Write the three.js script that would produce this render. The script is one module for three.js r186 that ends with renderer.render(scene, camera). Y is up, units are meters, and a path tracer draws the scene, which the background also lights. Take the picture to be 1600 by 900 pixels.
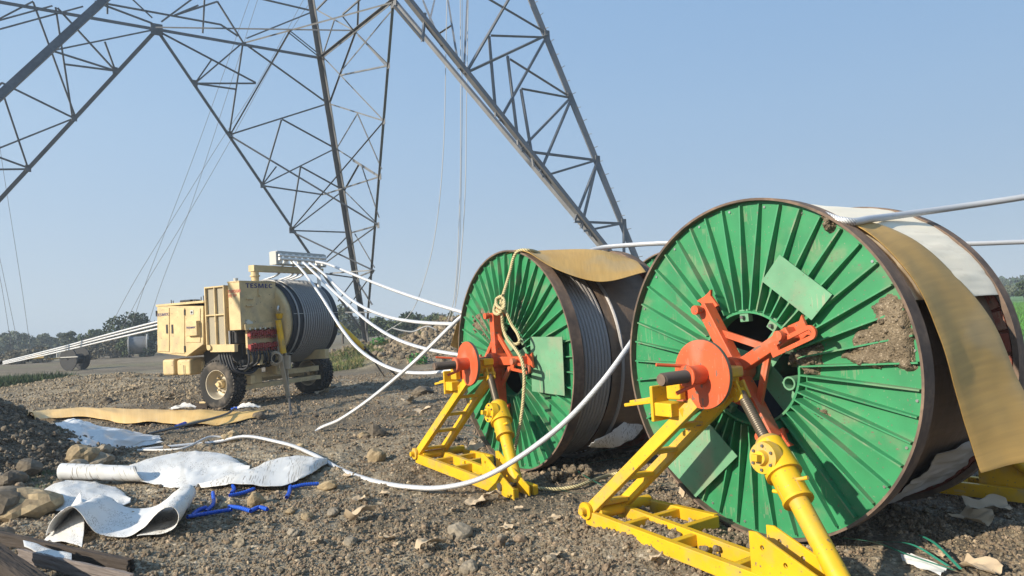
import * as THREE from 'three';
import { RoundedBoxGeometry } from 'three/addons/geometries/RoundedBoxGeometry.js';
import { mergeGeometries, mergeVertices } from 'three/addons/utils/BufferGeometryUtils.js';
import { TextGeometry } from 'three/addons/geometries/TextGeometry.js';
import { FontLoader } from 'three/addons/loaders/FontLoader.js';

// ---------------------------------------------------------------- camera, sky, sun, exposure
const scene = new THREE.Scene();
const EYE = 1.5476, PITCH = 0.0412, ROLL = 0.0589, FOCAL = 1156;
const camera = new THREE.PerspectiveCamera(2 * Math.atan(450 / FOCAL) * 180 / Math.PI, 16 / 9, 0.1, 6000);
camera.position.set(0, EYE, 0);
camera.rotation.set(PITCH, 0, -ROLL, 'XYZ');
camera.updateMatrixWorld(true);

const renderer = new THREE.WebGLRenderer({ antialias: true });
renderer.toneMapping = THREE.LinearToneMapping;
renderer.toneMappingExposure = 1.42;
renderer.shadowMap.enabled = true;

const SUN = new THREE.Vector3(-0.80, 0.455, 0.36).normalize();
{ // hazy morning sky: pale low down, bluer up high, whiter towards the sun
  const W = 512, H = 256, d = new Float32Array(W * H * 4);
  const lerp = (a, b, t) => a + (b - a) * t;
  const zen = [0.13, 0.255, 0.47], mid = [0.245, 0.388, 0.580], hor = [0.475, 0.535, 0.562];
  for (let j = 0; j < H; j++) for (let i = 0; i < W; i++) {
    const el = ((j + 0.5) / H - 0.5) * Math.PI, az = ((i + 0.5) / W - 0.5) * 2 * Math.PI;
    const x = Math.cos(el) * Math.cos(az), z = Math.cos(el) * Math.sin(az), y = Math.sin(el);
    const c = Math.max(-1, Math.min(1, x * SUN.x + y * SUN.y + z * SUN.z));
    const glow = Math.exp(-Math.acos(c) / 0.95);
    const e = Math.max(0, y);
    const t1 = 1 - Math.exp(-e / 0.17), t2 = Math.min(1, Math.max(0, (e - 0.25) / 0.75));
    const k = (j * W + i) * 4;
    for (let q = 0; q < 3; q++) {
      let v = lerp(lerp(hor[q], mid[q], t1), zen[q], t2);
      v *= 0.97 * (1 + [1.75, 1.25, 0.75][q] * (glow - 0.225));
      d[k + q] = v;
    }
    d[k + 3] = 1;
  }
  const sky = new THREE.DataTexture(d, W, H, THREE.RGBAFormat, THREE.FloatType);
  sky.mapping = THREE.EquirectangularReflectionMapping; sky.magFilter = THREE.LinearFilter; sky.needsUpdate = true;
  scene.background = sky; scene.environment = sky;
}
const sun = new THREE.DirectionalLight(new THREE.Color().setRGB(1.0, 0.90, 0.74), 5.0);
sun.position.copy(SUN).multiplyScalar(80); sun.castShadow = true; sun.shadow.radius = 1.5;
sun.shadow.mapSize.set(4096, 4096);
Object.assign(sun.shadow.camera, { left: -45, right: 45, top: 45, bottom: -45, near: 1, far: 220 });
scene.add(sun); scene.add(sun.target); sun.target.position.set(0, 0, -15);
scene.fog = new THREE.FogExp2(new THREE.Color().setRGB(0.60, 0.68, 0.76), 0.0014);

// ---------------------------------------------------------------- random, noise
let seed = 12345;
const rnd = () => { seed = (seed * 1664525 + 1013904223) >>> 0; return seed / 4294967296; };
const rr = (a, b) => a + (b - a) * rnd();
const V = (x, y, z) => new THREE.Vector3(x, y, z);
function h2(x, y, s = 0) { let h = (x * 374761393 + y * 668265263 + s * 1274126177) | 0; h = Math.imul(h ^ (h >>> 13), 1274126177); return ((h ^ (h >>> 16)) >>> 0) / 4294967296; }
const sm = t => t * t * (3 - 2 * t);
function vnoise(x, y, s = 0, per = 0) {
  let xi = Math.floor(x), yi = Math.floor(y); const fx = sm(x - xi), fy = sm(y - yi);
  const w = per ? n => ((n % per) + per) % per : n => n;
  const a = h2(w(xi), w(yi), s), b = h2(w(xi + 1), w(yi), s), c = h2(w(xi), w(yi + 1), s), d = h2(w(xi + 1), w(yi + 1), s);
  return (a + (b - a) * fx) + ((c + (d - c) * fx) - (a + (b - a) * fx)) * fy;
}
function fbm(x, y, o = 4, s = 0, per = 0) { let v = 0, a = 0.5, n = 0; for (let i = 0; i < o; i++) { v += a * vnoise(x, y, s + i * 17, per); n += a; x *= 2; y *= 2; per *= 2; a *= 0.5; } return v / n; }
const clamp = (x, a = 0, b = 1) => Math.min(b, Math.max(a, x));
const sstep = (a, b, x) => sm(clamp((x - a) / (b - a)));

// ---------------------------------------------------------------- textures
const toS = v => Math.round(255 * clamp(v <= 0.0031308 ? 12.92 * v : 1.055 * Math.pow(v, 1 / 2.4) - 0.055));
function makeTex(N, fn, color = true) { // fn(u, v) -> [r, g, b] linear or a height
  const d = new Uint8Array(N * N * 4);
  for (let j = 0; j < N; j++) for (let i = 0; i < N; i++) {
    const c = fn(i / N, j / N), k = (j * N + i) * 4;
    if (color) { d[k] = toS(c[0]); d[k + 1] = toS(c[1]); d[k + 2] = toS(c[2]); } else d[k] = d[k + 1] = d[k + 2] = Math.round(255 * clamp(c));
    d[k + 3] = 255;
  }
  const t = new THREE.DataTexture(d, N, N); t.wrapS = t.wrapT = THREE.RepeatWrapping; t.magFilter = THREE.LinearFilter; t.minFilter = THREE.LinearMipmapLinearFilter; t.generateMipmaps = true;
  if (color) t.colorSpace = THREE.SRGBColorSpace; t.needsUpdate = true; return t;
}
const rep = (t, x, y = x) => { const c = t.clone(); c.repeat.set(x, y); c.needsUpdate = true; return c; };
const mixc = (a, b, t) => [a[0] + (b[0] - a[0]) * t, a[1] + (b[1] - a[1]) * t, a[2] + (b[2] - a[2]) * t];
function cells(u, v, n, s) { // tileable cell noise: [distance to nearest, id]
  const x = u * n, y = v * n, xi = Math.floor(x), yi = Math.floor(y); let m = 9, m2 = 9, id = 0;
  for (let b = -1; b <= 1; b++) for (let a = -1; a <= 1; a++) {
    const cx = ((xi + a) % n + n) % n, cy = ((yi + b) % n + n) % n;
    const dx = xi + a + h2(cx, cy, s) - x, dy = yi + b + h2(cx, cy, s + 1) - y, q = dx * dx + dy * dy;
    if (q < m) { m2 = m; m = q; id = h2(cx, cy, s + 2); } else if (q < m2) m2 = q;
  }
  return [Math.sqrt(m), id, Math.sqrt(m2)];
}
const DUST = [0.30, 0.25, 0.18], MUD = [0.15, 0.115, 0.08];
function paint(base, { dust = 0.25, chips = 0.5, chip = [0.16, 0.12, 0.09], scratch = 0.3, seed: s = 1, grain = 0.08 } = {}) {
  return makeTex(512, (u, v) => {
    let c = base.map(x => x * (1 + (fbm(u * 6, v * 6, 4, s, 6) - 0.5) * 0.45 + (h2(u * 512 | 0, v * 512 | 0, s) - 0.5) * grain));
    const dm = sstep(0.50, 0.78, fbm(u * 5, v * 5, 5, s + 40, 5)) * (0.55 + 0.45 * h2(u * 512 | 0, v * 512 | 0, s + 5));
    c = mixc(c, DUST, dm * dust * 2);
    const sc = vnoise(u * 140, v * 5, s + 70, 0) * vnoise(u * 9, v * 9, s + 80, 9);
    if (sc > 0.62) c = mixc(c, DUST.map(x => x * 1.3), scratch);
    const ch = fbm(u * 24, v * 24, 3, s + 90, 24); if (ch > 0.80 - chips * 0.1) c = mixc(c, chip, 0.85);
    const sp = cells(u, v, 22, s + 100); if (sp[0] < 0.10 * sp[1] && sp[1] > 0.45) c = mixc(c, sp[1] > 0.75 ? MUD : DUST, 0.7);
    return c;
  });
}
const T = {
  soil: makeTex(1024, (u, v) => {
    const a = cells(u, v, 46, 3), b = cells(u, v, 120, 7), f = fbm(u * 5, v * 5, 4, 9, 5);
    let c = mixc([0.120, 0.097, 0.068], [0.215, 0.180, 0.128], clamp(f * 1.1 - 0.05));
    c = mixc(c, a[1] > 0.86 ? [0.34, 0.29, 0.225] : [0.105, 0.086, 0.061].map(x => x * (0.8 + a[1] * 0.8)), a[0] < 0.33 ? 0.75 : 0.15);
    const k = 0.78 + 0.45 * b[1]; return c.map(x => x * k);
  }),
  soilH: makeTex(1024, (u, v) => { const a = cells(u, v, 46, 3), b = cells(u, v, 120, 7); return 0.15 + 0.5 * (1 - clamp(a[0] * 1.5)) * (0.4 + 0.6 * a[1]) + 0.28 * (1 - clamp(b[0] * 1.4)) * b[1]; }, false),
  green: paint([0.030, 0.230, 0.090], { dust: 0.26, chips: -0.2, scratch: 0.2, seed: 11 }),
  greenPlate: paint([0.13, 0.31, 0.175], { dust: 0.3, chips: -0.6, scratch: 0.45, seed: 21 }),
  ribDust: paint([0.036, 0.235, 0.097], { dust: 0.30, chips: -0.4, scratch: 0.2, seed: 31 }),
  yellow: paint([0.69, 0.41, 0.010], { dust: 0.32, chips: -0.25, scratch: 0.35, seed: 41 }),
  orange: paint([0.60, 0.098, 0.030], { dust: 0.24, chips: 0.0, scratch: 0.2, seed: 51 }),
  beige: paint([0.57, 0.435, 0.225], { dust: 0.28, chips: -0.2, scratch: 0.2, seed: 61 }),
  rust: makeTex(512, (u, v) => { const f = fbm(u * 8, v * 8, 5, 71, 8), g = fbm(u * 40, v * 40, 2, 75, 40); return mixc([0.085, 0.062, 0.050], [0.20, 0.135, 0.095], clamp(f * 1.8 - 0.4) * (0.5 + g)); }),
  redOxide: paint([0.25, 0.062, 0.036], { dust: 0.3, chips: 0.3, seed: 81 }),
  board: makeTex(512, (u, v) => { // tan hardboard, mottled and scuffed
    const f = fbm(u * 4, v * 4, 5, 91, 4), g = fbm(u * 60, v * 8, 3, 95, 0), m = sstep(0.5, 0.72, fbm(u * 3 + 5, v * 3, 5, 97, 3));
    let c = mixc([0.46, 0.265, 0.066], [0.55, 0.345, 0.105], f); c = mixc(c, [0.44, 0.32, 0.16], m * 0.6); return c.map(x => x * (0.88 + 0.24 * g)); }),
  white: makeTex(512, (u, v) => { // white vinyl with soil specks and crease marks
    const f = fbm(u * 5, v * 5, 5, 101, 5); let c = mixc([0.74, 0.73, 0.71], [0.62, 0.61, 0.585], f);
    const sp = cells(u, v, 60, 103), k = fbm(u * 7, v * 7, 4, 105, 7); if (sp[0] < 0.42 * sp[1] * sstep(0.40, 0.62, k)) c = mixc(c, MUD, 0.75);
    const sm_ = sstep(0.60, 0.75, fbm(u * 9 + 3, v * 4, 4, 108, 0)); return mixc(c, [0.50, 0.45, 0.37], sm_ * 0.25); }),
  cream: makeTex(512, (u, v) => { const f = fbm(u * 4, v * 4, 5, 111, 4); let c = mixc([0.92, 0.83, 0.66], [0.86, 0.76, 0.58], f); const st = sstep(0.62, 0.72, fbm(u * 20, v * 6, 4, 115, 0)); return mixc(c, [0.55, 0.45, 0.32], st * 0.18); }),
  paper: makeTex(256, (u, v) => { const f = fbm(u * 5, v * 5, 5, 121, 5), g = fbm(u * 50, v * 5, 3, 125, 0); return mixc([0.125, 0.086, 0.060], [0.235, 0.165, 0.112], clamp(f * 1.3 - 0.1) * 0.6 + g * 0.4); }),
  paperH: makeTex(256, (u, v) => fbm(u * 6, v * 14, 5, 126, 0), false),
  scrap: makeTex(256, (u, v) => { const f = fbm(u * 4, v * 4, 5, 131, 4); return mixc([0.42, 0.31, 0.195], [0.58, 0.465, 0.325], f); }),
  wood: makeTex(512, (u, v) => { const r = fbm(u * 3, v * 40, 4, 141, 0), g = fbm(u * 8, v * 120, 2, 145, 0); const c = mixc([0.060, 0.046, 0.037], [0.140, 0.110, 0.086], clamp(r * 0.5 + fbm(u * 5, v * 7, 5, 149, 0) * 0.8 - 0.1)); return c.map(x => x * (0.85 + 0.3 * g)); }),
  woodH: makeTex(512, (u, v) => fbm(u * 3, v * 40, 4, 141, 0) * 0.6 + fbm(u * 8, v * 120, 2, 145, 0) * 0.4, false),
  rock: makeTex(512, (u, v) => { const f = fbm(u * 5, v * 5, 6, 151, 5), g = cells(u, v, 40, 155); return mixc([0.115, 0.095, 0.073], [0.33, 0.275, 0.20], clamp(f * 1.6 - 0.3)).map(x => x * (0.85 + 0.3 * g[1])); }),
  rockH: makeTex(512, (u, v) => fbm(u * 6, v * 6, 6, 152, 6), false),
  galv: makeTex(256, (u, v) => { const c = cells(u, v, 30, 161), f = fbm(u * 4, v * 4, 4, 165, 4); const k = 0.125 + 0.075 * f + 0.03 * c[1]; return [k, k * 1.01, k * 1.03]; }),
  strand: makeTex(256, (u, v) => { const s = ((u * 8 + v * 8) % 1 + 1) % 1; const k = 0.40 + 0.42 * Math.sin(s * Math.PI); return [k, k, k * 1.01]; }),
  strandH: makeTex(256, (u, v) => { const s = ((u * 8 + v * 8) % 1 + 1) % 1; return Math.sin(s * Math.PI); }, false),
  rubber: makeTex(256, (u, v) => { const f = fbm(u * 6, v * 6, 5, 171, 6); return mixc([0.022, 0.021, 0.020], [0.12, 0.10, 0.08], sstep(0.45, 0.8, f)); }),
  mesh: makeTex(256, (u, v) => { const x = (u * 16) % 1 - 0.5, y = (v * 16 + ((u * 16 | 0) % 2) * 0.5) % 1 - 0.5; const o = x * x + y * y < 0.085; return o ? [0.11, 0.095, 0.07] : [0.40, 0.35, 0.25]; }),
  rope: makeTex(128, (u, v) => { const s = ((u * 3 + v * 3) % 1 + 1) % 1; return mixc([0.30, 0.235, 0.10], [0.66, 0.57, 0.33], Math.sin(s * Math.PI) * (0.8 + 0.2 * h2(u * 128 | 0, v * 128 | 0, 4))); }),
  ropeH: makeTex(128, (u, v) => Math.sin((((u * 3 + v * 3) % 1 + 1) % 1) * Math.PI), false),
};
const std = (o) => new THREE.MeshStandardMaterial({ roughness: 0.8, metalness: 0, side: THREE.DoubleSide, ...o });
const rgb = (r, g, b) => new THREE.Color().setRGB(r, g, b);
const M = {
  green: std({ map: T.green, roughness: 0.5 }), greenPlate: std({ map: T.greenPlate, roughness: 0.65 }), rib: std({ map: T.ribDust, roughness: 0.6 }),
  yellow: std({ map: T.yellow, roughness: 0.5 }), orange: std({ map: T.orange, roughness: 0.55 }), beige: std({ map: T.beige, roughness: 0.5 }),
  rust: std({ map: T.rust, roughness: 0.85 }), redOxide: std({ map: T.redOxide, roughness: 0.7 }), board: std({ map: T.board, roughness: 0.62 }),
  white: std({ map: T.white, roughness: 0.6 }), cream: std({ map: T.cream, roughness: 0.6 }), paper: std({ map: T.paper, roughness: 0.7, bumpMap: T.paperH, bumpScale: 0.012 }),
  scrap: std({ map: T.scrap, roughness: 0.9 }), wood: std({ map: T.wood, color: rgb(0.42, 0.39, 0.37), bumpMap: T.woodH, bumpScale: 0.009, roughness: 0.9 }),
  greyWood: std({ map: T.wood, color: rgb(1.7, 1.8, 2.05), bumpMap: T.woodH, bumpScale: 0.006, roughness: 0.9 }),
  rock: std({ map: T.rock, bumpMap: T.rockH, bumpScale: 0.02, roughness: 0.95 }), rockTan: std({ map: T.rock, color: rgb(1.55, 1.4, 1.1), bumpMap: T.rockH, bumpScale: 0.02, roughness: 0.95 }),
  rockDark: std({ map: T.rock, color: rgb(0.62, 0.6, 0.58), bumpMap: T.rockH, bumpScale: 0.02, roughness: 0.95 }),
  galv: std({ map: T.galv, roughness: 0.55, metalness: 0.35 }), steel: std({ color: rgb(0.16, 0.155, 0.15), roughness: 0.5, metalness: 0.7 }),
  thread: std({ color: rgb(0.13, 0.10, 0.08), roughness: 0.55, metalness: 0.5 }), greased: std({ color: rgb(0.13, 0.105, 0.075), roughness: 0.45, metalness: 0.4 }),
  alu: std({ map: T.strand, bumpMap: T.strandH, bumpScale: 0.003, roughness: 0.42, metalness: 0.35 }),
  coilAlu: std({ color: rgb(0.31, 0.305, 0.30), roughness: 0.45, metalness: 0.3 }),
  aluDull: std({ map: T.strand, color: rgb(0.58, 0.55, 0.53), bumpMap: T.strandH, bumpScale: 0.003, roughness: 0.5, metalness: 0.5 }),
  wire: std({ color: rgb(0.16, 0.16, 0.165), roughness: 0.6, metalness: 0.3 }), paleWire: std({ color: rgb(0.40, 0.40, 0.39), roughness: 0.6 }),
  rubber: std({ map: T.rubber, roughness: 0.9 }), black: std({ color: rgb(0.018, 0.020, 0.026), roughness: 0.55 }), dark: std({ color: rgb(0.03, 0.03, 0.032), roughness: 0.7 }),
  mesh: std({ map: T.mesh, roughness: 0.6 }), rope: std({ map: T.rope, bumpMap: T.ropeH, bumpScale: 0.006, roughness: 0.95 }),
  navy: std({ color: rgb(0.03, 0.028, 0.13), roughness: 0.5 }), redInk: std({ color: rgb(0.55, 0.16, 0.10), roughness: 0.6 }),
  red: std({ color: rgb(0.26, 0.028, 0.025), roughness: 0.45 }), chrome: std({ color: rgb(0.55, 0.54, 0.52), roughness: 0.3, metalness: 0.8 }),
  rimMetal: std({ color: rgb(0.42, 0.37, 0.28), roughness: 0.55, metalness: 0.2 }), roller: std({ color: rgb(0.80, 0.78, 0.74), roughness: 0.5 }),
  greyPaint: std({ color: rgb(0.46, 0.46, 0.43), roughness: 0.6 }), webbing: std({ color: rgb(0.42, 0.36, 0.27), roughness: 0.95 }),
  blue: std({ color: rgb(0.02, 0.10, 0.55), roughness: 0.4 }), greenStrap: std({ color: rgb(0.03, 0.22, 0.155), roughness: 0.35 }),
  film: new THREE.MeshPhysicalMaterial({ color: rgb(0.80, 0.79, 0.77), roughness: 0.35, transmission: 0.25, thickness: 0, side: THREE.DoubleSide }),
  mud: std({ map: rep(T.soil, 1.6), color: rgb(1.15, 1.08, 1.0), bumpMap: rep(T.soilH, 1.6), bumpScale: 0.012, roughness: 1 }),
  drumBlack: std({ color: rgb(0.008, 0.008, 0.010), roughness: 0.6 }), concrete: std({ color: rgb(0.42, 0.41, 0.38), roughness: 0.9 }),
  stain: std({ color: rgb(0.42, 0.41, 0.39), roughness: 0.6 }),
};

// ---------------------------------------------------------------- geometry helpers
function prep(g) { let o = g.index ? g.toNonIndexed() : g; for (const k of Object.keys(o.attributes)) if (!['position', 'normal', 'uv'].includes(k)) o.deleteAttribute(k); if (!o.attributes.normal) o.computeVertexNormals(); if (!o.attributes.uv) boxUV(o); return o; }
const merge = list => list.length === 1 ? list[0] : mergeGeometries(list.map(prep));
function boxUV(g, off = 0) { // uv in metres by the way each face points
  const o = g.index ? g.toNonIndexed() : g, p = o.attributes.position, n = p.count, uv = new Float32Array(n * 2);
  const a = V(), b = V(), c = V();
  for (let i = 0; i < n; i += 3) {
    a.fromBufferAttribute(p, i); b.fromBufferAttribute(p, i + 1); c.fromBufferAttribute(p, i + 2);
    const m = b.clone().sub(a).cross(c.clone().sub(a)), x = Math.abs(m.x), y = Math.abs(m.y), z = Math.abs(m.z);
    [a, b, c].forEach((q, k) => { const [s, t] = x > y && x > z ? [q.z, q.y] : y > z ? [q.x, q.z] : [q.x, q.y]; uv[(i + k) * 2] = s + off; uv[(i + k) * 2 + 1] = t + off * 0.7; });
  }
  o.setAttribute('uv', new THREE.BufferAttribute(uv, 2)); return o;
}
const mk = g => boxUV(g, rnd() * 3);
const box = (w, h, d, x = 0, y = 0, z = 0, r = 0.006) => { const g = r ? new RoundedBoxGeometry(w, h, d, 1, Math.min(r, w / 2.1, h / 2.1, d / 2.1)) : new THREE.BoxGeometry(w, h, d); g.translate(x, y, z); return mk(g); };
function frameTo(g, p, q, up = V(0, 1, 0)) { // geometry along +Y from the origin, laid from p to q
  const y = q.clone().sub(p).normalize(); let x = up.clone().cross(y); if (x.lengthSq() < 1e-6) x = V(1, 0, 0).cross(y); x.normalize(); const z = x.clone().cross(y);
  g.applyMatrix4(new THREE.Matrix4().makeBasis(x, y, z).setPosition(p)); return g;
}
function bar(p, q, w, d, up, r = 0.005) { const L = p.distanceTo(q); const g = r ? new RoundedBoxGeometry(w, L, d, 1, Math.min(r, w / 2.2, d / 2.2)) : new THREE.BoxGeometry(w, L, d); g.translate(0, L / 2, 0); return frameTo(mk(g), p, q, up); }
function cyl(p, q, r0, r1 = r0, seg = 20, open = false) { const L = p.distanceTo(q); const g = new THREE.CylinderGeometry(r1, r0, L, seg, 1, open); g.translate(0, L / 2, 0); const o = mk(g); return frameTo(o, p, q); }
function angleBar(p, q, w, t, up) { const L = p.distanceTo(q); const a = new THREE.BoxGeometry(w, L, t), b = new THREE.BoxGeometry(t, L, w - t); a.translate(0, L / 2, 0); b.translate(-w / 2 + t / 2, L / 2, w / 2 + 0.0005); return frameTo(merge([mk(a), mk(b)]), p, q, up); }
function tube(pts, r, seg = 60, rad = 8, closed = false, vlen = 0.12) {
  const c = new THREE.CatmullRomCurve3(pts, closed, 'centripetal'), g = new THREE.TubeGeometry(c, seg, r, rad, closed), L = c.getLength(), uv = g.attributes.uv;
  for (let i = 0; i < uv.count; i++) uv.setXY(i, uv.getX(i) * Math.round(L / vlen), uv.getY(i)); return g;
}
function prism(poly, d, bevel = 0, holes = []) { // outline in x, y extruded along +z
  const s = new THREE.Shape(poly.map(p => new THREE.Vector2(...p))); for (const [x, y, r] of holes) { const h = new THREE.Path(); h.absarc(x, y, r, 0, Math.PI * 2, true); s.holes.push(h); }
  return mk(new THREE.ExtrudeGeometry(s, { depth: d, bevelEnabled: bevel > 0, bevelThickness: bevel, bevelSize: bevel, bevelOffset: -bevel, bevelSegments: 1, curveSegments: 12 }));
}
function rockGeo(r, s, detail = 2, flat = 0.75, rough = 0.32) {
  let g = new THREE.IcosahedronGeometry(1, detail); g.deleteAttribute('uv'); g.deleteAttribute('normal'); g = mergeVertices(g, 1e-4); const p = g.attributes.position, planes = [];
  for (let i = 0; i < 9; i++) { const a = h2(i, s, 5) * 6.283, z = h2(i, s, 6) * 2 - 1, q = Math.sqrt(1 - z * z); planes.push([q * Math.cos(a), z, q * Math.sin(a), 0.70 + 0.28 * h2(i, s, 7)]); }
  for (let i = 0; i < p.count; i++) {
    const v = V().fromBufferAttribute(p, i); const fine = detail > 2 ? (fbm(v.x * 5 + s, v.y * 5 + v.z * 4.1, 3, s + 3) - 0.5) * 0.16 : 0; let k = 1 + (vnoise(v.x * 1.7 + s * 3.1 + 9, v.y * 1.7 + v.z * 1.3 + 5, s) - 0.5) * rough * 2;
    for (const [a, b, c, d] of planes) { const t = v.x * a + v.y * b + v.z * c; if (t > 0.01) k = Math.min(k, d / t); }
    v.multiplyScalar((k + fine) * r); v.y *= flat; p.setXYZ(i, v.x, v.y, v.z);
  }
  g = g.toNonIndexed(); g.computeVertexNormals(); return boxUV(g, h2(s, 1, 9) * 4);
}
function sheet(rows, thick = 0.004, nu = 40, nv = 10, fn = null) { // a bent sheet through several long curves (rows), with thickness
  const cs = rows.map(r => new THREE.CatmullRomCurve3(r, false, 'centripetal'));
  const P = []; for (let i = 0; i <= nu; i++) { const a = cs.map(c => c.getPoint(i / nu)); const cc = a.length > 2 ? new THREE.CatmullRomCurve3(a) : null; for (let j = 0; j <= nv; j++) { const q = cc ? cc.getPoint(j / nv) : a[0].clone().lerp(a[1], j / nv); if (fn) fn(q, i / nu, j / nv); P.push(q); } }
  const id = (i, j) => i * (nv + 1) + j, pos = [], uv = [], idx = [], n = P.length;
  const base = new THREE.BufferGeometry(); const tri = [];
  for (let i = 0; i < nu; i++) for (let j = 0; j < nv; j++) tri.push(id(i, j), id(i + 1, j), id(i, j + 1), id(i + 1, j), id(i + 1, j + 1), id(i, j + 1));
  base.setAttribute('position', new THREE.BufferAttribute(new Float32Array(P.flatMap(p => [p.x, p.y, p.z])), 3)); base.setIndex(tri); base.computeVertexNormals();
  const N = base.attributes.normal, Lu = cs[0].getLength(), Lv = rows[0][0].distanceTo(rows[rows.length - 1][0]);
  for (const s of [0.5, -0.5]) for (let k = 0; k < n; k++) { pos.push(P[k].x + N.getX(k) * thick * s, P[k].y + N.getY(k) * thick * s, P[k].z + N.getZ(k) * thick * s); uv.push((k / (nv + 1) | 0) / nu * Lu, (k % (nv + 1)) / nv * Lv); }
  for (let t = 0; t < tri.length; t += 3) { idx.push(tri[t], tri[t + 1], tri[t + 2]); idx.push(n + tri[t], n + tri[t + 2], n + tri[t + 1]); }
  const edge = (a, b) => idx.push(a, b, n + a, b, n + b, n + a);
  for (let i = 0; i < nu; i++) { edge(id(i + 1, 0), id(i, 0)); edge(id(i, nv), id(i + 1, nv)); } for (let j = 0; j < nv; j++) { edge(id(0, j), id(0, j + 1)); edge(id(nu, j + 1), id(nu, j)); }
  const g = new THREE.BufferGeometry(); g.setAttribute('position', new THREE.BufferAttribute(new Float32Array(pos), 3)); g.setAttribute('uv', new THREE.BufferAttribute(new Float32Array(uv), 2)); g.setIndex(idx); g.computeVertexNormals(); return g;
}

// ---------------------------------------------------------------- object helpers
const used = {};
function numbered(n) { n = n.replace(/_\d{3}$/, ''); const k = used[n] = (used[n] ?? -1) + 1; return k ? `${n}_${String(k).padStart(3, '0')}` : n; }
function tag(o, label, category, group, kind) { if (label) o.userData.label = label; if (category) o.userData.category = category; if (group) o.userData.group = group; if (kind) o.userData.kind = kind; return o; }
function thing(name, label, category, pos = V(0, 0, 0), turn = 0, group) { const o = new THREE.Group(); o.name = numbered(name); o.position.copy(pos); o.rotation.y = turn; scene.add(o); return tag(o, label, category, group); }
function part(name, geo, mat, parent, label) { const m = new THREE.Mesh(Array.isArray(geo) ? merge(geo) : geo, mat); m.name = name; m.castShadow = m.receiveShadow = true; parent.add(m); if (label) m.userData.label = label; return m; }
function solo(name, geo, mat, label, category, group, kind) { const m = part(numbered(name), geo, mat, scene); return tag(m, label, category, group, kind); }

// ---------------------------------------------------------------- surveying: image measurements turned into places
const ROT = new THREE.Matrix4().extractRotation(camera.matrixWorld), O0 = V(0, EYE, 0);
const ray = (x, y) => V((x - 800) / FOCAL, -(y - 450) / FOCAL, -1).applyMatrix4(ROT);
const at = (x, y, depth) => O0.clone().addScaledVector(ray(x, y), depth);           // at a distance along the view
const G = (x, y, h = 0) => { const d = ray(x, y); return O0.clone().addScaledVector(d, (h - EYE) / d.y); }; // on level ground of height h
const onPlane = (x, y, p, n) => { const d = ray(x, y); return O0.clone().addScaledVector(d, p.clone().sub(O0).dot(n) / d.dot(n)); };

// ---------------------------------------------------------------- ground
const bump = (x, z, cx, cz, rx, rz, h, rot = 0) => { const c = Math.cos(rot), s = Math.sin(rot), dx = x - cx, dz = z - cz, a = (dx * c + dz * s) / rx, b = (-dx * s + dz * c) / rz, q = a * a + b * b; return q > 6 ? 0 : h * Math.exp(-q * 1.3); };
function groundH(x, z, fine = true) {
  const r = Math.hypot(x, z); let y = 0;
  y += (fbm(x * 0.35 + 20, z * 0.35 + 20, 3, 200) - 0.5) * 0.16 * sstep(3, 9, r);
  y -= 0.03;
  const e = fbm(x * 1.1 + 7, z * 1.1 + 3, 3, 240) - 0.5;
  y += bump(x, z, -7.25, -9.3, 1.55, 1.45, 1.15) * (1 + e * 0.6);             // dark spoil heap at the left
  y += bump(x, z, -6.2, -8.1, 1.0, 0.8, 0.25);
  y += bump(x, z, -12.8, -23.5, 5.0, 2.4, 0.55, 0.25) * (1 + e * 0.5);        // gravel ridge behind
  y += bump(x, z, -9.5, -20, 3.5, 1.5, 0.25) * (1 + e);
  y += bump(x, z, -2.9, -32.0, 2.6, 2.6, 1.45) * (1 + e * 0.4) + bump(x, z, -6.6, -33.0, 2.6, 2.4, 0.85) * (1 + e * 0.4) + bump(x, z, 1.0, -31.0, 2.8, 2.6, 1.35) * (1 + e * 0.4) + bump(x, z, -1.6, -29.3, 3.4, 1.5, 0.55) + bump(x, z, -4.5, -29.2, 2.2, 1.8, 0.5) * (1 + e * .5); // rubble round the tower foot
  y += bump(x, z, -1.55, -9.6, 0.9, 0.5, 0.12) * (1 + e);
  y += bump(x, z, -3.2, -15.2, 2.2, 0.7, -0.10);
  y += bump(x, z, 0.9, -5.15, 0.5, 0.45, 0.10);                              // soil pushed up under the near drum
  if (fine && r < 26) {
    const k = 1 - sstep(14, 26, r);
    y += (fbm(x * 3.1, z * 3.1, 3, 260) - 0.5) * 0.085 * (0.35 + 0.65 * sstep(4, 7, r)) + k * (fbm(x * 10, z * 10, 4, 280) - 0.5) * 0.06;
  }
  return y;
}
const GY = (x, z) => groundH(x, z);
const onG = (px, py, lift = 0) => { const d = ray(px, py); let t = 2.5, p = O0.clone().addScaledVector(d, t); while (t < 160 && p.y > groundH(p.x, p.z)) { t *= 1.004; p.copy(O0).addScaledVector(d, t); } p.y = GY(p.x, p.z) + lift; return p; }; // walk along the sight line to the soil
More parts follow.
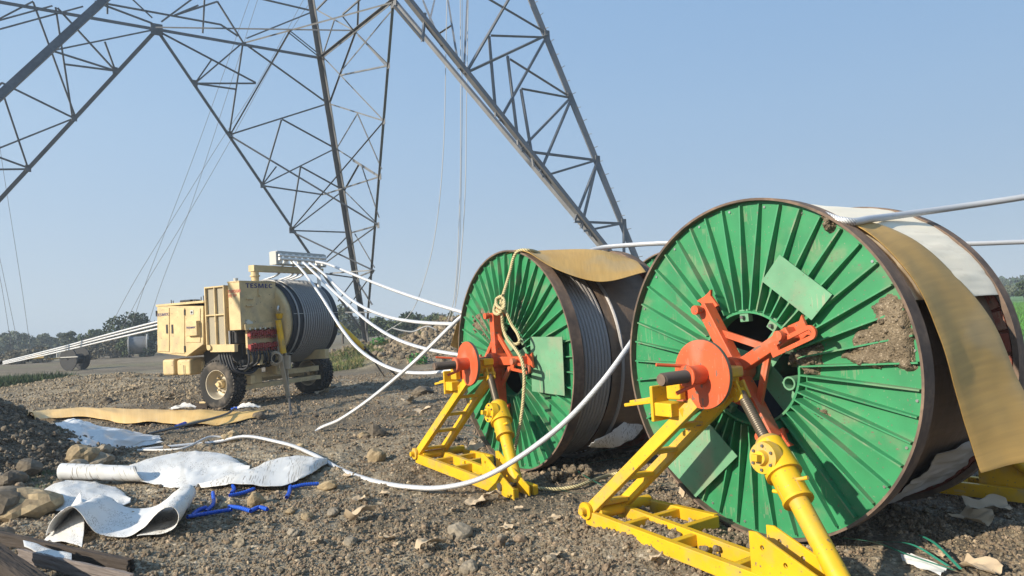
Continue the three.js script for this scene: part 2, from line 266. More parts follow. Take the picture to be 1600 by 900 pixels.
{
  const A = []; const lo = -Math.PI / 2 - 0.78, hi = -Math.PI / 2 + 0.78; for (let i = 0; i <= 460; i++) A.push(lo + (hi - lo) * i / 460);
  const rest = 2 * Math.PI - (hi - lo); for (let i = 1; i < 70; i++) A.push(hi + rest * i / 70);
  const Rr = [0.02, 0.6, 1.2, 1.8, 2.4]; let r = 2.9; while (r < 5000) { Rr.push(r); r *= r < 22 ? 1.0068 : r < 60 ? 1.02 : 1.09; }
  const na = A.length, nr = Rr.length, pos = new Float32Array(na * nr * 3), col = new Float32Array(na * nr * 3), uv = new Float32Array(na * nr * 2), idx = [];
  for (let j = 0; j < nr; j++) for (let i = 0; i < na; i++) {
    const k = j * na + i, x = Rr[j] * Math.cos(A[i]), z = Rr[j] * Math.sin(A[i]);
    pos.set([x, groundH(x, z), z], k * 3); uv.set([x / 1.9, z / 1.9], k * 2);
    let c = [0.74, 0.715, 0.67];
    const f = fbm(x * 0.22 + 50, z * 0.22 + 9, 4, 300), f2 = fbm(x * 0.9, z * 0.9, 3, 310);
    c = mixc(c, [1.75, 1.75, 1.72], sstep(0.42, 0.66, f * 0.6 + f2 * 0.4) * 0.75);
    const pale = bump(x, z, -3.6, -9.0, 2.6, 2.4, 1) * 0.9 + bump(x, z, -10.5, -22, 6, 3, 1) * 0.8; c = mixc(c, [2.0, 1.96, 1.85], clamp(pale));
    const heap = clamp(bump(x, z, -7.3, -9.2, 1.7, 1.6, 1.5)); c = mixc(c, [0.66, 0.66, 0.69], heap);
    const R = Math.hypot(x, z), gr = sstep(0.47, 0.58, fbm(x * 0.12 + 3, z * 0.12, 4, 320));
    const field = sstep(7, 11, x) * sstep(-17, -24, z); c = mixc(c, [0.55, 1.55, 0.42], field * 0.95);
    const grassy = (sstep(30, 60, R) * gr * 0.55 + clamp(bump(x, z, -6.3, -29.5, 2.2, 1.8, 1.1)) * 0.5 + clamp(bump(x, z, -19, -27, 4.0, 2.0, 1.1)) * 0.6) * (1 - field);
    c = mixc(c, [0.85, 1.15, 0.5], clamp(grassy)); c = mixc(c, [1.12, 1.0, 0.82], sstep(26, 60, R) * 0.5 * (1 - field));
    col.set(c, k * 3);
  }
  for (let j = 0; j < nr - 1; j++) for (let i = 0; i < na; i++) { const a = j * na + i, b = j * na + (i + 1) % na, c = a + na, d = b + na; idx.push(a, b, c, b, d, c); }
  const g = new THREE.BufferGeometry(); g.setAttribute('position', new THREE.BufferAttribute(pos, 3)); g.setAttribute('color', new THREE.BufferAttribute(col, 3)); g.setAttribute('uv', new THREE.BufferAttribute(uv, 2)); g.setIndex(idx); g.computeVertexNormals();
  const m = std({ map: T.soil, vertexColors: true, bumpMap: T.soilH, bumpScale: 0.022, roughness: 1 });
  const o = part('ground', g, m, scene); o.userData.kind = 'structure'; o.userData.label = 'dark stony soil of the work site, rough with clods';
}
function scatter(name, label, geos, mat, list, category) { // list: [x, y, z, size, tint, flat]; clods and gravel nobody could count
  const per = geos.map(() => []); list.forEach((e, i) => per[i % geos.length].push(e));
  const grp = new THREE.Group(); grp.name = numbered(name); scene.add(grp); tag(grp, label, category, null, 'stuff');
  const d = new THREE.Object3D(), c = new THREE.Color();
  geos.forEach((g, k) => { const im = new THREE.InstancedMesh(g, mat, per[k].length); im.name = name.split('_').pop() + '_pieces'; im.userData.kind = 'stuff';
    per[k].forEach(([x, y, z, s, t], i) => { d.position.set(x, y, z); d.rotation.set(rr(0, 6.28), rr(0, 6.28), rr(0, 6.28)); d.scale.set(s, s * rr(0.7, 1), s); d.updateMatrix(); im.setMatrixAt(i, d.matrix); im.setColorAt(i, c.setRGB(...t)); });
    im.castShadow = im.receiveShadow = true; grp.add(im); });
}
const clodGeos = [1, 2, 3, 4, 5].map(s => { const g = rockGeo(1, s + 20, 1, 0.85, 0.5); return g; });
const clodMat = std({ map: rep(T.rock, 0.5), roughness: 1 });
{ // soil clods and gravel, thick near the camera
  const L = [], half = 0.80;
  for (let i = 0; i < 260000; i++) {
    const r = 3.0 * Math.pow(26 / 3.0, Math.pow(rnd(), 0.92)), a = -Math.PI / 2 + rr(-half, half), x = r * Math.cos(a), z = r * Math.sin(a);
    if (fbm(x * 1.3, z * 1.3, 3, 400) + rr(-0.25, 0.25) < 0.36) continue;
    let s = 0.0046 * Math.exp(rnd() * rnd() * 1.8) * (0.8 + r * 0.05); if (rnd() < 0.012) s *= 2.2;
    const q = rnd(), pale = q > 0.93 ? 1.9 : 0.72 + 0.5 * rnd(); const warm = rr(0.92, 1.02);
    const dk = pale * 0.9; L.push([x, groundH(x, z) + s * 0.25, z, s, [dk, dk * 0.95 * warm, dk * 0.865 * warm]]);
  }
  scatter('soil_clods', 'small dark soil clods and gravel strewn over the ground', clodGeos, clodMat, L, 'gravel');
  const K = []; // heaps: angular clods on the left spoil heap and the rubble by the tower foot, gravel on the ridge
  for (let i = 0; i < 20000; i++) { const a = rr(0, 6.28), q = Math.sqrt(rnd()) * 2.2, x = -7.25 + q * Math.cos(a) * 0.95, z = -9.2 + q * Math.sin(a); const s = 0.0085 * Math.exp(rnd() * rnd() * 2.0), t = rr(0.35, 0.95); K.push([x, groundH(x, z) + s * 0.3, z, s, [t, t * 0.97, t * 0.95]]); }
  scatter('spoil_clods', 'dark grey clods covering the spoil heap at the left edge', clodGeos, clodMat, K, 'soil heap');
  const B = [];
  for (let i = 0; i < 14000; i++) { const x = rr(-8.5, 5), z = rr(-35, -27.2), h = groundH(x, z, false); if (h < 0.10 || (h < 0.3 && rnd() < 0.7) || (x < -5.2 && rnd() < 0.75)) continue; const s = 0.028 * Math.exp(rnd() * rnd() * 2.0), t = rr(0.45, 1.4); B.push([x, h + s * 0.3, z, s, [t, t * 0.95, t * 0.88]]); }
  scatter('rubble_stones', 'broken grey and tan rubble heaped round the tower foot', clodGeos, clodMat, B, 'rubble');
  const C = [];
  for (let i = 0; i < 32000; i++) { const x = rr(-21, -5), z = rr(-28, -17.5), h = bump(x, z, -13.5, -24.5, 6.5, 3, 1, 0.25) + bump(x, z, -9.5, -20, 4, 2, 0.8); if (h < rr(0.1, 0.6)) continue; const s = 0.012 * Math.exp(rnd() * rnd() * 1.7), t = rr(0.8, 1.75); C.push([x, groundH(x, z) + s * 0.3, z, s, [t, t * 0.95, t * 0.85]]); }
  scatter('gravel_ridge', 'pale gravel spread over the low ridge left of the machine', clodGeos, clodMat, C, 'gravel');
}
// ---------------------------------------------------------------- lattice tower
{
  const yaw = 0.92, cx = -8.353, cz = -21.003, ha = 8.794, hb = 6.154, y0 = 1.104, H = 11.45;
  const U = V(Math.cos(yaw), 0, Math.sin(yaw)), W = V(-Math.sin(yaw), 0, Math.cos(yaw)), C = V(cx, 0, cz), P = {};
  const corner = (i, j, k, y) => C.clone().addScaledVector(U, i * k).addScaledVector(W, j * k).setY(y);
  for (const [n, i, j] of [[1, -1, -1], [2, 1, -1], [3, -1, 1], [4, 1, 1]]) {
    P['F' + n] = corner(i, j, ha, y0); P['W' + n] = corner(i, j, hb, y0 + H);
    const up = P['W' + n].clone().sub(P['F' + n]); P['T' + n] = P['W' + n].clone().addScaledVector(up, 1.1); P['B' + n] = P['F' + n].clone().addScaledVector(up, -0.11);
  }
  const mid = (a, b) => P[a].clone().add(P[b]).multiplyScalar(0.5);
  P.M12 = mid('W1', 'W2'); P.M13 = mid('W1', 'W3'); P.M24 = mid('W2', 'W4'); P.M34 = mid('W3', 'W4');
  const nrm = (a, b, c) => P[b].clone().sub(P[a]).cross(P[c].clone().sub(P[a])).normalize();
  const planes = { a: [P.F1, nrm('F1', 'F3', 'W1')], b: [P.F1, nrm('F1', 'F2', 'W1')], w: [P.W1, V(0, 1, 0)], c: [P.F4, nrm('F4', 'F3', 'W4')], d: [P.F2, nrm('F2', 'F4', 'W2')] };
  const tw = thing('transmission_tower', 'grey galvanised steel lattice tower straddling the site, its top out of frame', 'lattice tower');
  const ctr = C.clone().setY(8);
  const legBar = (p, q, i, j, w) => { // corner leg: one flange in each face, heel at the corner
    const L = p.distanceTo(q), y = q.clone().sub(p).normalize(), x = U.clone().addScaledVector(y, -U.dot(y)).normalize(), z = x.clone().cross(y), k = Math.sign(z.dot(W)) || 1, t = 0.026;
    const a = new THREE.BoxGeometry(w, L, t), b = new THREE.BoxGeometry(t, L, w - t); a.translate(-i * w / 2, L / 2, 0); b.translate(-i * t / 2, L / 2, -j * k * (w / 2 + 0.001)); const g = merge([mk(a), mk(b)]);
    g.applyMatrix4(new THREE.Matrix4().makeBasis(x, y, z).setPosition(p)); return g; };
  const UP = { a: U, b: W, d: U, c: W, w: V(0, 1, 0) };
  const add = (name, p, q, w, up) => part(name, angleBar(p, q, w, w * 0.13, up), M.galv, tw);
  for (const [n, i, j] of [[1, -1, -1], [2, 1, -1], [3, -1, 1], [4, 1, 1]]) part('main_leg', legBar(P['B' + n], P['T' + n], i, j, 0.205), M.galv, tw);
  for (const [f, m] of [['1', '12'], ['2', '12'], ['1', '13'], ['3', '13'], ['2', '24'], ['4', '24'], ['3', '34'], ['4', '34']]) add('leg_diagonal', P['F' + f], P['M' + m], f === '1' ? 0.11 : 0.125, f === '2' ? W : U);
  for (const [a, b] of [['1', '2'], ['1', '3'], ['2', '4'], ['3', '4']]) add('waist_strut', P['W' + a], P['W' + b], 0.11, U);
  for (const n of ['12', '13', '24', '34']) { const y = P['M' + n]; part('gusset_plate', box(0.40, 0.42, 0.03, 0, 0, 0).applyMatrix4(new THREE.Matrix4().makeRotationY(n === '13' || n === '24' ? -yaw + Math.PI / 2 : -yaw).setPosition(y)), M.galv, tw); }
  const N = (s) => { const k = s[0], [x, y] = s.slice(1).split(',').map(Number); return onPlane(x, y, ...planes[k]); };
  const lines = `a305,130 a380,66;a380,66 a359,207;a380,66 a512,161;a305,130 a330,94;a243,46 a400,129;a305,130 a400,130;a305,130 a368,139;a360,210 a512,162;a440,187 a410,289;a441,186 a525,232;a360,210 w453,48;a360,212 b591,351;
a410,289 a524,232;a470,260 a454,358;a470,260 a537,297;a410,289 a432,260;a411,290 a505,304;a505,304 b593,276;a455,360 a536,298;a455,359 b600,189;a455,360 a547,363;a458,363 b583,422;a545,367 a490,424;a490,424 b586,355;a490,425 a555,434;
a528,471 a555,434;a539,487 b584,424;a539,488 b580,488;a555,434 b582,476;a515,427 b584,422;
b503,87 b600,189;b522,31 b504,86;b555,50 b514,162;b560,54 b607,101;b556,50 b604,104;b529,118 b607,102;b617,10 b532,112;b514,162 b600,189;b558,177 b596,264;b558,178 b527,230;b525,232 b594,276;b551,251 b593,277;b560,257 b538,296;b565,260 b592,340;b537,297 b591,351;b547,364 b590,352;b554,365 b585,418;b555,434 b585,422;
w243,42 w552,47;w382,66 w616,2;w534,24 w552,47;w453,48 w503,88;w450,50 w500,90;
a238,28 a190,-17;a252,34 a310,-9;a272,24 a340,2;a340,2 a380,66;a272,24 a310,8;a148,2 a345,38;a345,38 a372,56;a148,2 a238,36;a168,-6 a168,22;a320,-6 a317,52;a405,-3 a486,16;a487,19 a385,60;b494,15 b520,-12;b496,16 b550,46;b535,22 b565,-4;b560,-4 b558,46;
d728,112 d800,-12;d760,-5 d855,51;d766,54 d853,57;d765,56 d776,182;d724,114 d855,53;d794,87 d811,226;d797,91 d889,149;d853,60 d781,189;d814,137 d889,151;d815,139 d835,260;d892,153 d815,233;d891,160 d845,269;d815,235 d932,250;d847,276 d930,251;d935,251 d899,344;d932,260 d909,357;d898,346 d975,349;d912,361 d968,350;d919,346 d924,370;d976,348 d976,402;
w700,0 d717,107;w730,0 d725,110;w661,0 d690,70;w679,0 d669,42;d665,20 d661,65;w705,39 w685,52;d616,8 d662,62;
a82,9 a-60,48;a52,2 a-60,60;a130,10 a-60,62;a52,3 a117,180;a87,11 a113,181;a90,12 a180,110;a243,46 a82,79;a82,79 a180,110;a101,100 a178,110;a164,65 a180,109;a3,129 a115,184;a115,185 a-40,247;a2,138 a44,263;a-60,224 a44,262;a-60,265 a44,264;a-60,190 a3,129`;
  for (const l of lines.split(/[;\n]+/)) { const [p, q] = l.trim().split(' '); if (!q) continue; const A = N(p), B = N(q); add('lattice_brace', A, B, p[0] === 'd' ? 0.056 : 0.054, Math.abs(h2(Math.round(A.x * 100), Math.round(B.y * 100), 3)) < 0.25 && p[0] !== 'a' ? V(0, 1, 0.4) : UP[p[0]]); }
  for (const s of ['a305,130', 'a360,210', 'a410,289', 'a455,360', 'a504,90', 'a513,163', 'a525,232', 'a537,297', 'a547,364', 'b600,189', 'b594,276', 'b591,352', 'b607,102', 'a180,110', 'a116,184', 'a44,263', 'd855,54', 'd891,152', 'd934,250', 'd975,349'])
    part('node_plate', box(0.17, 0.24, 0.02).applyMatrix4(new THREE.Matrix4().makeRotationY(s[0] === 'b' ? -yaw : -yaw + Math.PI / 2).setPosition(N(s))), M.galv, tw);
  const bolts = []; for (let i = 0; i < 46; i++) { const t = i / 46 * 1.5, p = P.F2.clone().lerp(P.W2, t), s = i % 2 ? 1 : -1; bolts.push(cyl(p, p.clone().addScaledVector(U, 0.13).add(V(0, 0, 0.05 * s)), 0.009, 0.009, 5)); }
  part('step_bolts', bolts, M.galv, tw).userData.kind = 'stuff';
  for (const n of [1, 2, 3]) part('concrete_footing', cyl(P['B' + n].clone().setY(-0.4), P['B' + n].clone().setY(0.5), 0.5, 0.42, 16), M.concrete, tw);
  // ropes and lines that hang from the tower
  const line = (pts, r, label, name = 'hanging_line', m = M.paleWire, gr) => solo(name, tube(pts, r, 40, 5), m, label, 'line', gr);
  line([at(699, -30, 27), at(697, 60, 27), at(693, 230, 27), at(683, 345, 27), at(668, 420, 27), at(640, 492, 27), at(600, 520, 27)], 0.014, 'leftmost pale rope hanging from the tower, bending away to the rubble');
  line([at(719, -30, 26), at(720, 150, 26), at(718, 330, 26), at(709, 470, 26), at(700, 500, 26)], 0.014, 'middle pale rope hanging straight from the tower behind the far drum');
  line([at(732, -30, 26), at(729, 150, 26), at(726, 320, 26), at(713, 470, 26), at(705, 500, 26)], 0.014, 'rightmost pale rope hanging from the tower behind the far drum');
  line([at(722, -30, 29), at(722, 200, 29), at(718, 390, 29), at(711, 480, 29)], 0.010, 'thin dark line between the two right hanging ropes', 'hanging_line', M.wire);
  const far = [[[400, -30], [310, 225], [259, 360], [226, 447], [196, 540]], [[412, -30], [330, 225], [292, 340], [251, 447], [222, 540]], [[490, -30], [400, 135], [342, 225], [262, 355], [206, 447], [160, 535]], [[520, -30], [480, 10], [357, 225], [285, 350], [226, 447], [180, 535]]];
  const fl = ['steepest of the crossing thin wires left of the tower, starting leftmost at the top', 'second thin wire from the left at the top, crossing down behind the beige cabinet', 'third thin wire from the left at the top, reaching farthest left at the trees', 'rightmost at the top of the four thin wires crossing left of the tower'];
  far.forEach((l, i) => line(l.map(q => at(q[0], q[1], 42)), 0.013, fl[i], 'thin_wire', M.wire));
  line([at(-4, 200, 42), at(2, 245, 42), at(34, 450, 42), at(48, 548, 42)], 0.012, 'thin wire falling to the trees, rightmost of the three at the left edge', 'thin_wire', M.wire);
  line([at(-6, 380, 42), at(0, 405, 42), at(30, 548, 42)], 0.012, 'thin wire at the left edge, middle of the three there', 'thin_wire', M.wire);
  line([at(-8, 400, 42), at(0, 434, 42), at(19, 548, 42)], 0.012, 'thin wire at the left edge, lowest of the three there', 'thin_wire', M.wire);
}

// ---------------------------------------------------------------- trees, bushes, grass
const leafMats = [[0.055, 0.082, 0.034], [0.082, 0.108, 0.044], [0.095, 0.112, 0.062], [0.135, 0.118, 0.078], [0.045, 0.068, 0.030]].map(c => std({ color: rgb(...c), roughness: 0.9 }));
const bark = std({ color: rgb(0.10, 0.08, 0.06), roughness: 1 });
function foliage(blobs, leaf, n) { // many small leaf faces spread through the clumps of a crown
  const pos = [], tot = blobs.reduce((s, b) => s + b[3] ** 2, 0);
  for (const [x, y, z, r, fy] of blobs) for (let i = 0, m = Math.round(n * r * r / tot); i < m; i++) {
    const a = rr(0, 6.283), c = rr(-1, 1), q = Math.sqrt(1 - c * c), k = r * (0.45 + 0.6 * Math.sqrt(rnd()));
    const px = x + k * q * Math.cos(a), py = y + k * c * (fy || 0.75), pz = z + k * q * Math.sin(a), s = leaf * rr(0.6, 1.4);
    const e1 = V(rr(-1, 1), rr(-1, 1), rr(-1, 1)).normalize(), e2 = V(rr(-1, 1), rr(-1, 1), rr(-1, 1)).cross(e1).normalize();
    for (const [u, v] of [[-1, 0], [0.2, 0.5], [1, 0], [-1, 0], [1, 0], [0, -0.5]]) pos.push(px + (e1.x * u + e2.x * v) * s, py + (e1.y * u + e2.y * v) * s, pz + (e1.z * u + e2.z * v) * s);
  }
  const g = new THREE.BufferGeometry(); g.setAttribute('position', new THREE.BufferAttribute(new Float32Array(pos), 3)); g.computeVertexNormals(); g.setAttribute('uv', new THREE.BufferAttribute(new Float32Array(pos.length / 3 * 2), 2)); return g;
}
function tree(px, top, base, w, depth, kind, label, { n = 1500, name = 'broadleaf_tree', shape = 'round', cat = 'tree' } = {}) {
  const p = at(px, base, depth), T1 = at(px, top, depth), h = T1.y - p.y, R = w / 2 / FOCAL * depth; p.y = Math.min(p.y, 0.0) - 0.05;
  const t = thing(name, label, cat, p), H = h + 0.05, tr = [];
  const blobs = []; const nb = shape === 'bush' ? 9 : 13;
  for (let i = 0; i < nb; i++) {
    const f = rnd(), a = rr(0, 6.283), lo = shape === 'bush' ? 0.15 : 0.38; let y = H * (lo + (0.88 - lo) * f), wd = shape === 'cone' ? 1.05 - f : Math.sin(Math.PI * (0.18 + 0.70 * f));
    const k = R * 0.72 * wd * Math.sqrt(rnd()); blobs.push([k * Math.cos(a), y, k * Math.sin(a), Math.max(R * 0.16, R * rr(0.26, 0.44) * (0.45 + 0.55 * wd)), 0.7]);
  }
  blobs.push([0, H * 0.84, 0, R * (shape === 'cone' ? 0.14 : 0.34), 0.8]); blobs.push([R * 0.55, H * 0.5, 0, R * 0.4, 0.7]); blobs.push([-R * 0.55, H * 0.5, 0, R * 0.4, 0.7]);
  tr.push(cyl(V(0, -0.2, 0), V(R * 0.05, H * 0.5, 0), H * 0.030, H * 0.016, 7)); for (const b of blobs.slice(0, 7)) tr.push(cyl(V(R * 0.03, H * rr(0.2, 0.42), 0), V(b[0], b[1], b[2]), H * 0.013, H * 0.004, 5));
  part(shape === 'bush' ? 'stem' : 'trunk', tr, bark, t); part(shape === 'bush' ? 'foliage' : 'crown', foliage(blobs, 2.6 / FOCAL * depth, n), leafMats[kind], t);
}
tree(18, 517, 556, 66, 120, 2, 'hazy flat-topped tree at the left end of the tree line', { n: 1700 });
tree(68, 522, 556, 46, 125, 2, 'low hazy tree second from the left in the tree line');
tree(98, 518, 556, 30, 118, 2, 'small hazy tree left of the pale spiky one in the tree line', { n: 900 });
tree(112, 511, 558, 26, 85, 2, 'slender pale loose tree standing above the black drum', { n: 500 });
tree(150, 514, 556, 52, 90, 1, 'mid green bushy tree left of the big round one by the cabinet');
tree(207, 487, 556, 86, 78, 4, 'big dark round tree just left of the beige cabinet', { n: 2600 });
tree(238, 500, 556, 40, 80, 4, 'dark tree partly behind the left edge of the beige cabinet', { n: 1000 });
for (const [x, t, w, k, l] of [[20, 543, 60, 3, 'dry brown scrub bush at the far left under the wires'], [60, 540, 60, 3, 'dry brown scrub bush left of the black drum'], [135, 532, 60, 3, 'brown scrub bush right behind the black drum'], [172, 530, 52, 3, 'brown scrub bush left of the steel wire drum'], [197, 528, 40, 1, 'green scrub bush just left of the steel wire drum'], [232, 530, 34, 4, 'dark bush between the steel wire drum and the cabinet']])
  tree(x, t, 562, w, 72, k, l, { n: 1300, name: 'scrub_bush', shape: 'bush', cat: 'bush' });
tree(535, 455, 522, 44, 75, 2, 'pale hazy tree seen through the tower leg right of the tensioner drum', { n: 700 });
tree(590, 482, 522, 60, 68, 1, 'low green tree just right of the tower leg', { n: 1300 });
tree(615, 488, 520, 50, 70, 1, 'low green tree in the gap between tower leg and tall tree', { n: 1200 });
tree(640, 471, 518, 48, 72, 4, 'tall dark tree with open crown behind the rubble heap', { n: 1100 });
tree(684, 477, 516, 60, 70, 1, 'wide green tree behind the rubble, left of the far drum', { n: 1500 });
tree(706, 463, 514, 22, 66, 2, 'thin pointed conifer beside the left edge of the far drum', { n: 500, name: 'conifer', shape: 'cone' });
tree(735, 482, 512, 50, 70, 1, 'green tree mostly hidden by the left side of the far drum', { n: 900 });
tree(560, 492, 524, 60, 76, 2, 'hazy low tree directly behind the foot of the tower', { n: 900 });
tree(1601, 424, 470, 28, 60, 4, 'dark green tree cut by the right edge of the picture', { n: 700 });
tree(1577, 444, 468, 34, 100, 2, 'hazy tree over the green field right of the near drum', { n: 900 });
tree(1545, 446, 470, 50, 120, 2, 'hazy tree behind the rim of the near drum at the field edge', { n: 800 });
{ // the far wood along the horizon reads as one mass
  const L = []; for (let i = 0; i < 2600; i++) { const a = -Math.PI / 2 + rr(-0.85, 0.85), r = rr(190, 330), h = 0.5 + 4.2 * fbm(a * 26, 3, 3, 77); L.push([r * Math.cos(a), rnd() * h, r * Math.sin(a), rr(1.0, 2.2), [0.05, 0.065, 0.032].map(q => q * rr(0.7, 1.3))]); }
  scatter('far_wood', 'hazy far line of trees along the horizon', [foliage([[0, 0, 0, 1, 0.8]], 0.32, 70), foliage([[0, 0, 0, 1, 0.8]], 0.3, 80)], std({ color: rgb(1, 1, 1), roughness: 1 }), L, 'wood');
  const blade = [0, 1, 2].map(() => { const p = []; for (let i = 0; i < 9; i++) { const a = rr(0, 6.28), x = rr(-.5, .5), z = rr(-.5, .5), w = 0.07, hh = rr(.5, 1), lx = rr(-.5, .5), lz = rr(-.5, .5); p.push(x - w * Math.cos(a), 0, z - w * Math.sin(a), x + w * Math.cos(a), 0, z + w * Math.sin(a), x + lx, hh, z + lz); } const g = new THREE.BufferGeometry(); g.setAttribute('position', new THREE.BufferAttribute(new Float32Array(p), 3)); g.computeVertexNormals(); g.setAttribute('uv', new THREE.BufferAttribute(new Float32Array(p.length / 3 * 2), 2)); return g; });
  const grassM = std({ color: rgb(1, 1, 1), roughness: 0.9 });
  const grass = (name, label, n, f) => { const grp = new THREE.Group(); grp.name = numbered(name); scene.add(grp); tag(grp, label, 'grass', null, 'stuff'); const d = new THREE.Object3D(), c = new THREE.Color(), Ls = [[], [], []]; for (let i = 0; i < n; i++) { const e = f(i); if (e) Ls[i % 3].push(e); }
    Ls.forEach((l, k) => { const im = new THREE.InstancedMesh(blade[k], grassM, l.length); im.name = 'blades'; im.userData.kind = 'stuff'; l.forEach(([x, z, s, t], i) => { d.position.set(x, GY(x, z) - 0.02, z); d.rotation.set(0, rr(0, 6.28), 0); d.scale.set(s, s * rr(.6, 1.2), s); d.updateMatrix(); im.setMatrixAt(i, d.matrix); im.setColorAt(i, c.setRGB(...t)); }); im.castShadow = im.receiveShadow = true; grp.add(im); }); };
  const tint = (g) => g ? [0.085 * rr(.7, 1.3), 0.13 * rr(.8, 1.2), 0.035] : [0.26 * rr(.8, 1.2), 0.23 * rr(.8, 1.2), 0.10];
  grass('grass_slope', 'rough green and straw grass on the slope below the tower foot', 5200, () => { const x = rr(-9.5, -3.6), z = rr(-32, -27.5); if (fbm(x * .9, z * .9, 3, 500) < 0.42 + sstep(-6, -3.6, x) * .25) return null; return [x, z, rr(.10, .26), tint(rnd() < .45)]; });
  grass('grass_crest', 'dry yellow grass along the crest of the rubble heap', 900, () => { const x = rr(-4, 2.6), z = rr(-33.6, -31.6); return groundH(x, z, false) > 0.9 ? [x, z, rr(.12, .3), tint(rnd() < .25)] : null; });
  const wp = onG(12, 602);
  grass('weed_patch', 'low dark green weeds on the ground at the left edge', 2600, () => { const a = rr(0, 6.28), q = Math.sqrt(rnd()); const x = wp.x + q * Math.cos(a) * 2.6, z = wp.z + q * Math.sin(a) * 1.6; return [x, z, rr(.18, .5), [0.05 * rr(.7, 1.3), 0.085 * rr(.7, 1.2), 0.03]]; });
  grass('field_crop', 'bright green crop growing in the field at the right edge', 26000, () => { const z = rr(-75, -24), x = 9 + rr(0, 1) * (70); return x / -z < 0.55 || x / -z > 0.85 ? null : [x, z, rr(.2, .45), [0.075 * rr(.8, 1.2), 0.20 * rr(.8, 1.2), 0.035]]; });
  grass('heap_weeds', 'small grey-green weeds between the stones at the foot of the spoil heap', 500, i => { const [px, py, s] = [[72, 762, 0.30], [48, 690, .22], [100, 712, .2], [88, 745, .2], [62, 748, .25], [150, 712, .12]][i % 6]; const p = G(px, py, 0.1); return [p.x + rr(-s, s), p.z + rr(-s, s), rr(.03, .08), [0.10 * rr(.7, 1.2), 0.13 * rr(.7, 1.2), 0.06]]; });
  for (const [px, py, w, l] of [[590, 533, 0.5, 'bright green weed in the rubble left of the drum cable'], [651, 563, 0.55, 'bright green weed at the foot of the rubble heap']]) { const p = onG(px, py + 8); const t = thing('green_weed', l, 'weed', p); part('leaves', foliage([[0, .22, 0, w * .6, .6], [w * .4, .15, 0, w * .4, .6]], .06, 160), std({ color: rgb(.05, .19, .035), roughness: .8 }), t); }
}

// ---------------------------------------------------------------- cable drums: frame with x along the flange, y up, z out of the flange towards the brake
const DRUMS = [{ o: V(1.5874, 0, -5.0617), w: 0.9512 }, { o: V(-0.0729, 0, -7.7928), w: 1.0199 }];
DRUMS.push({ o: V(-0.0729 + Math.sin(1.0199) * 2.35, 0, -7.7928 - Math.cos(1.0199) * 2.35), w: 1.0199 });
const CY = 1.119, RF = 1.15, WID = 1.33;
const toWorld = (k, x, y, z) => V(x, y, z).applyAxisAngle(V(0, 1, 0), -DRUMS[k].w).add(DRUMS[k].o);
const toLocal = (k, p) => p.clone().sub(DRUMS[k].o).applyAxisAngle(V(0, 1, 0), DRUMS[k].w);
const onDrum = (k, px, py, z) => { const n = V(0, 0, 1).applyAxisAngle(V(0, 1, 0), -DRUMS[k].w); return toLocal(k, onPlane(px, py, toWorld(k, 0, 0, z), n)); };
const ringGeo = (r0, r1, z0, z1, seg = 144) => { const g = new THREE.LatheGeometry([[r0, z0], [r1, z0], [r1, z1], [r0, z1], [r0, z0]].map(a => new THREE.Vector2(...a)), seg); g.rotateX(Math.PI / 2); const o = g.toNonIndexed(); o.deleteAttribute('normal'); o.computeVertexNormals(); return boxUV(o); };
function ribGeo(a, r0, r1, h0, h1, w0, w1, z) { // tapered pressed rib, flat-topped ridge
  const S = (r, h, w) => [[-w, z], [-w * 0.8, z + h], [w * 0.8, z + h], [w, z]].map(([t, q]) => V(r * Math.cos(a) - t * Math.sin(a), CY + r * Math.sin(a) + t * Math.cos(a), q));
  const A = S(r0, h0, w0), B = S(r1, h1, w1), p = []; const quad = (a, b, c, d) => [a, b, c, a, c, d].forEach(v => p.push(v.x, v.y, v.z));
  for (let i = 0; i < 3; i++) quad(A[i + 1], A[i], B[i], B[i + 1]); quad(A[0], A[1], A[2], A[3]); quad(B[3], B[2], B[1], B[0]);
  const g = new THREE.BufferGeometry(); g.setAttribute('position', new THREE.BufferAttribute(new Float32Array(p), 3)); g.computeVertexNormals(); return boxUV(g, rnd() * 4);
}
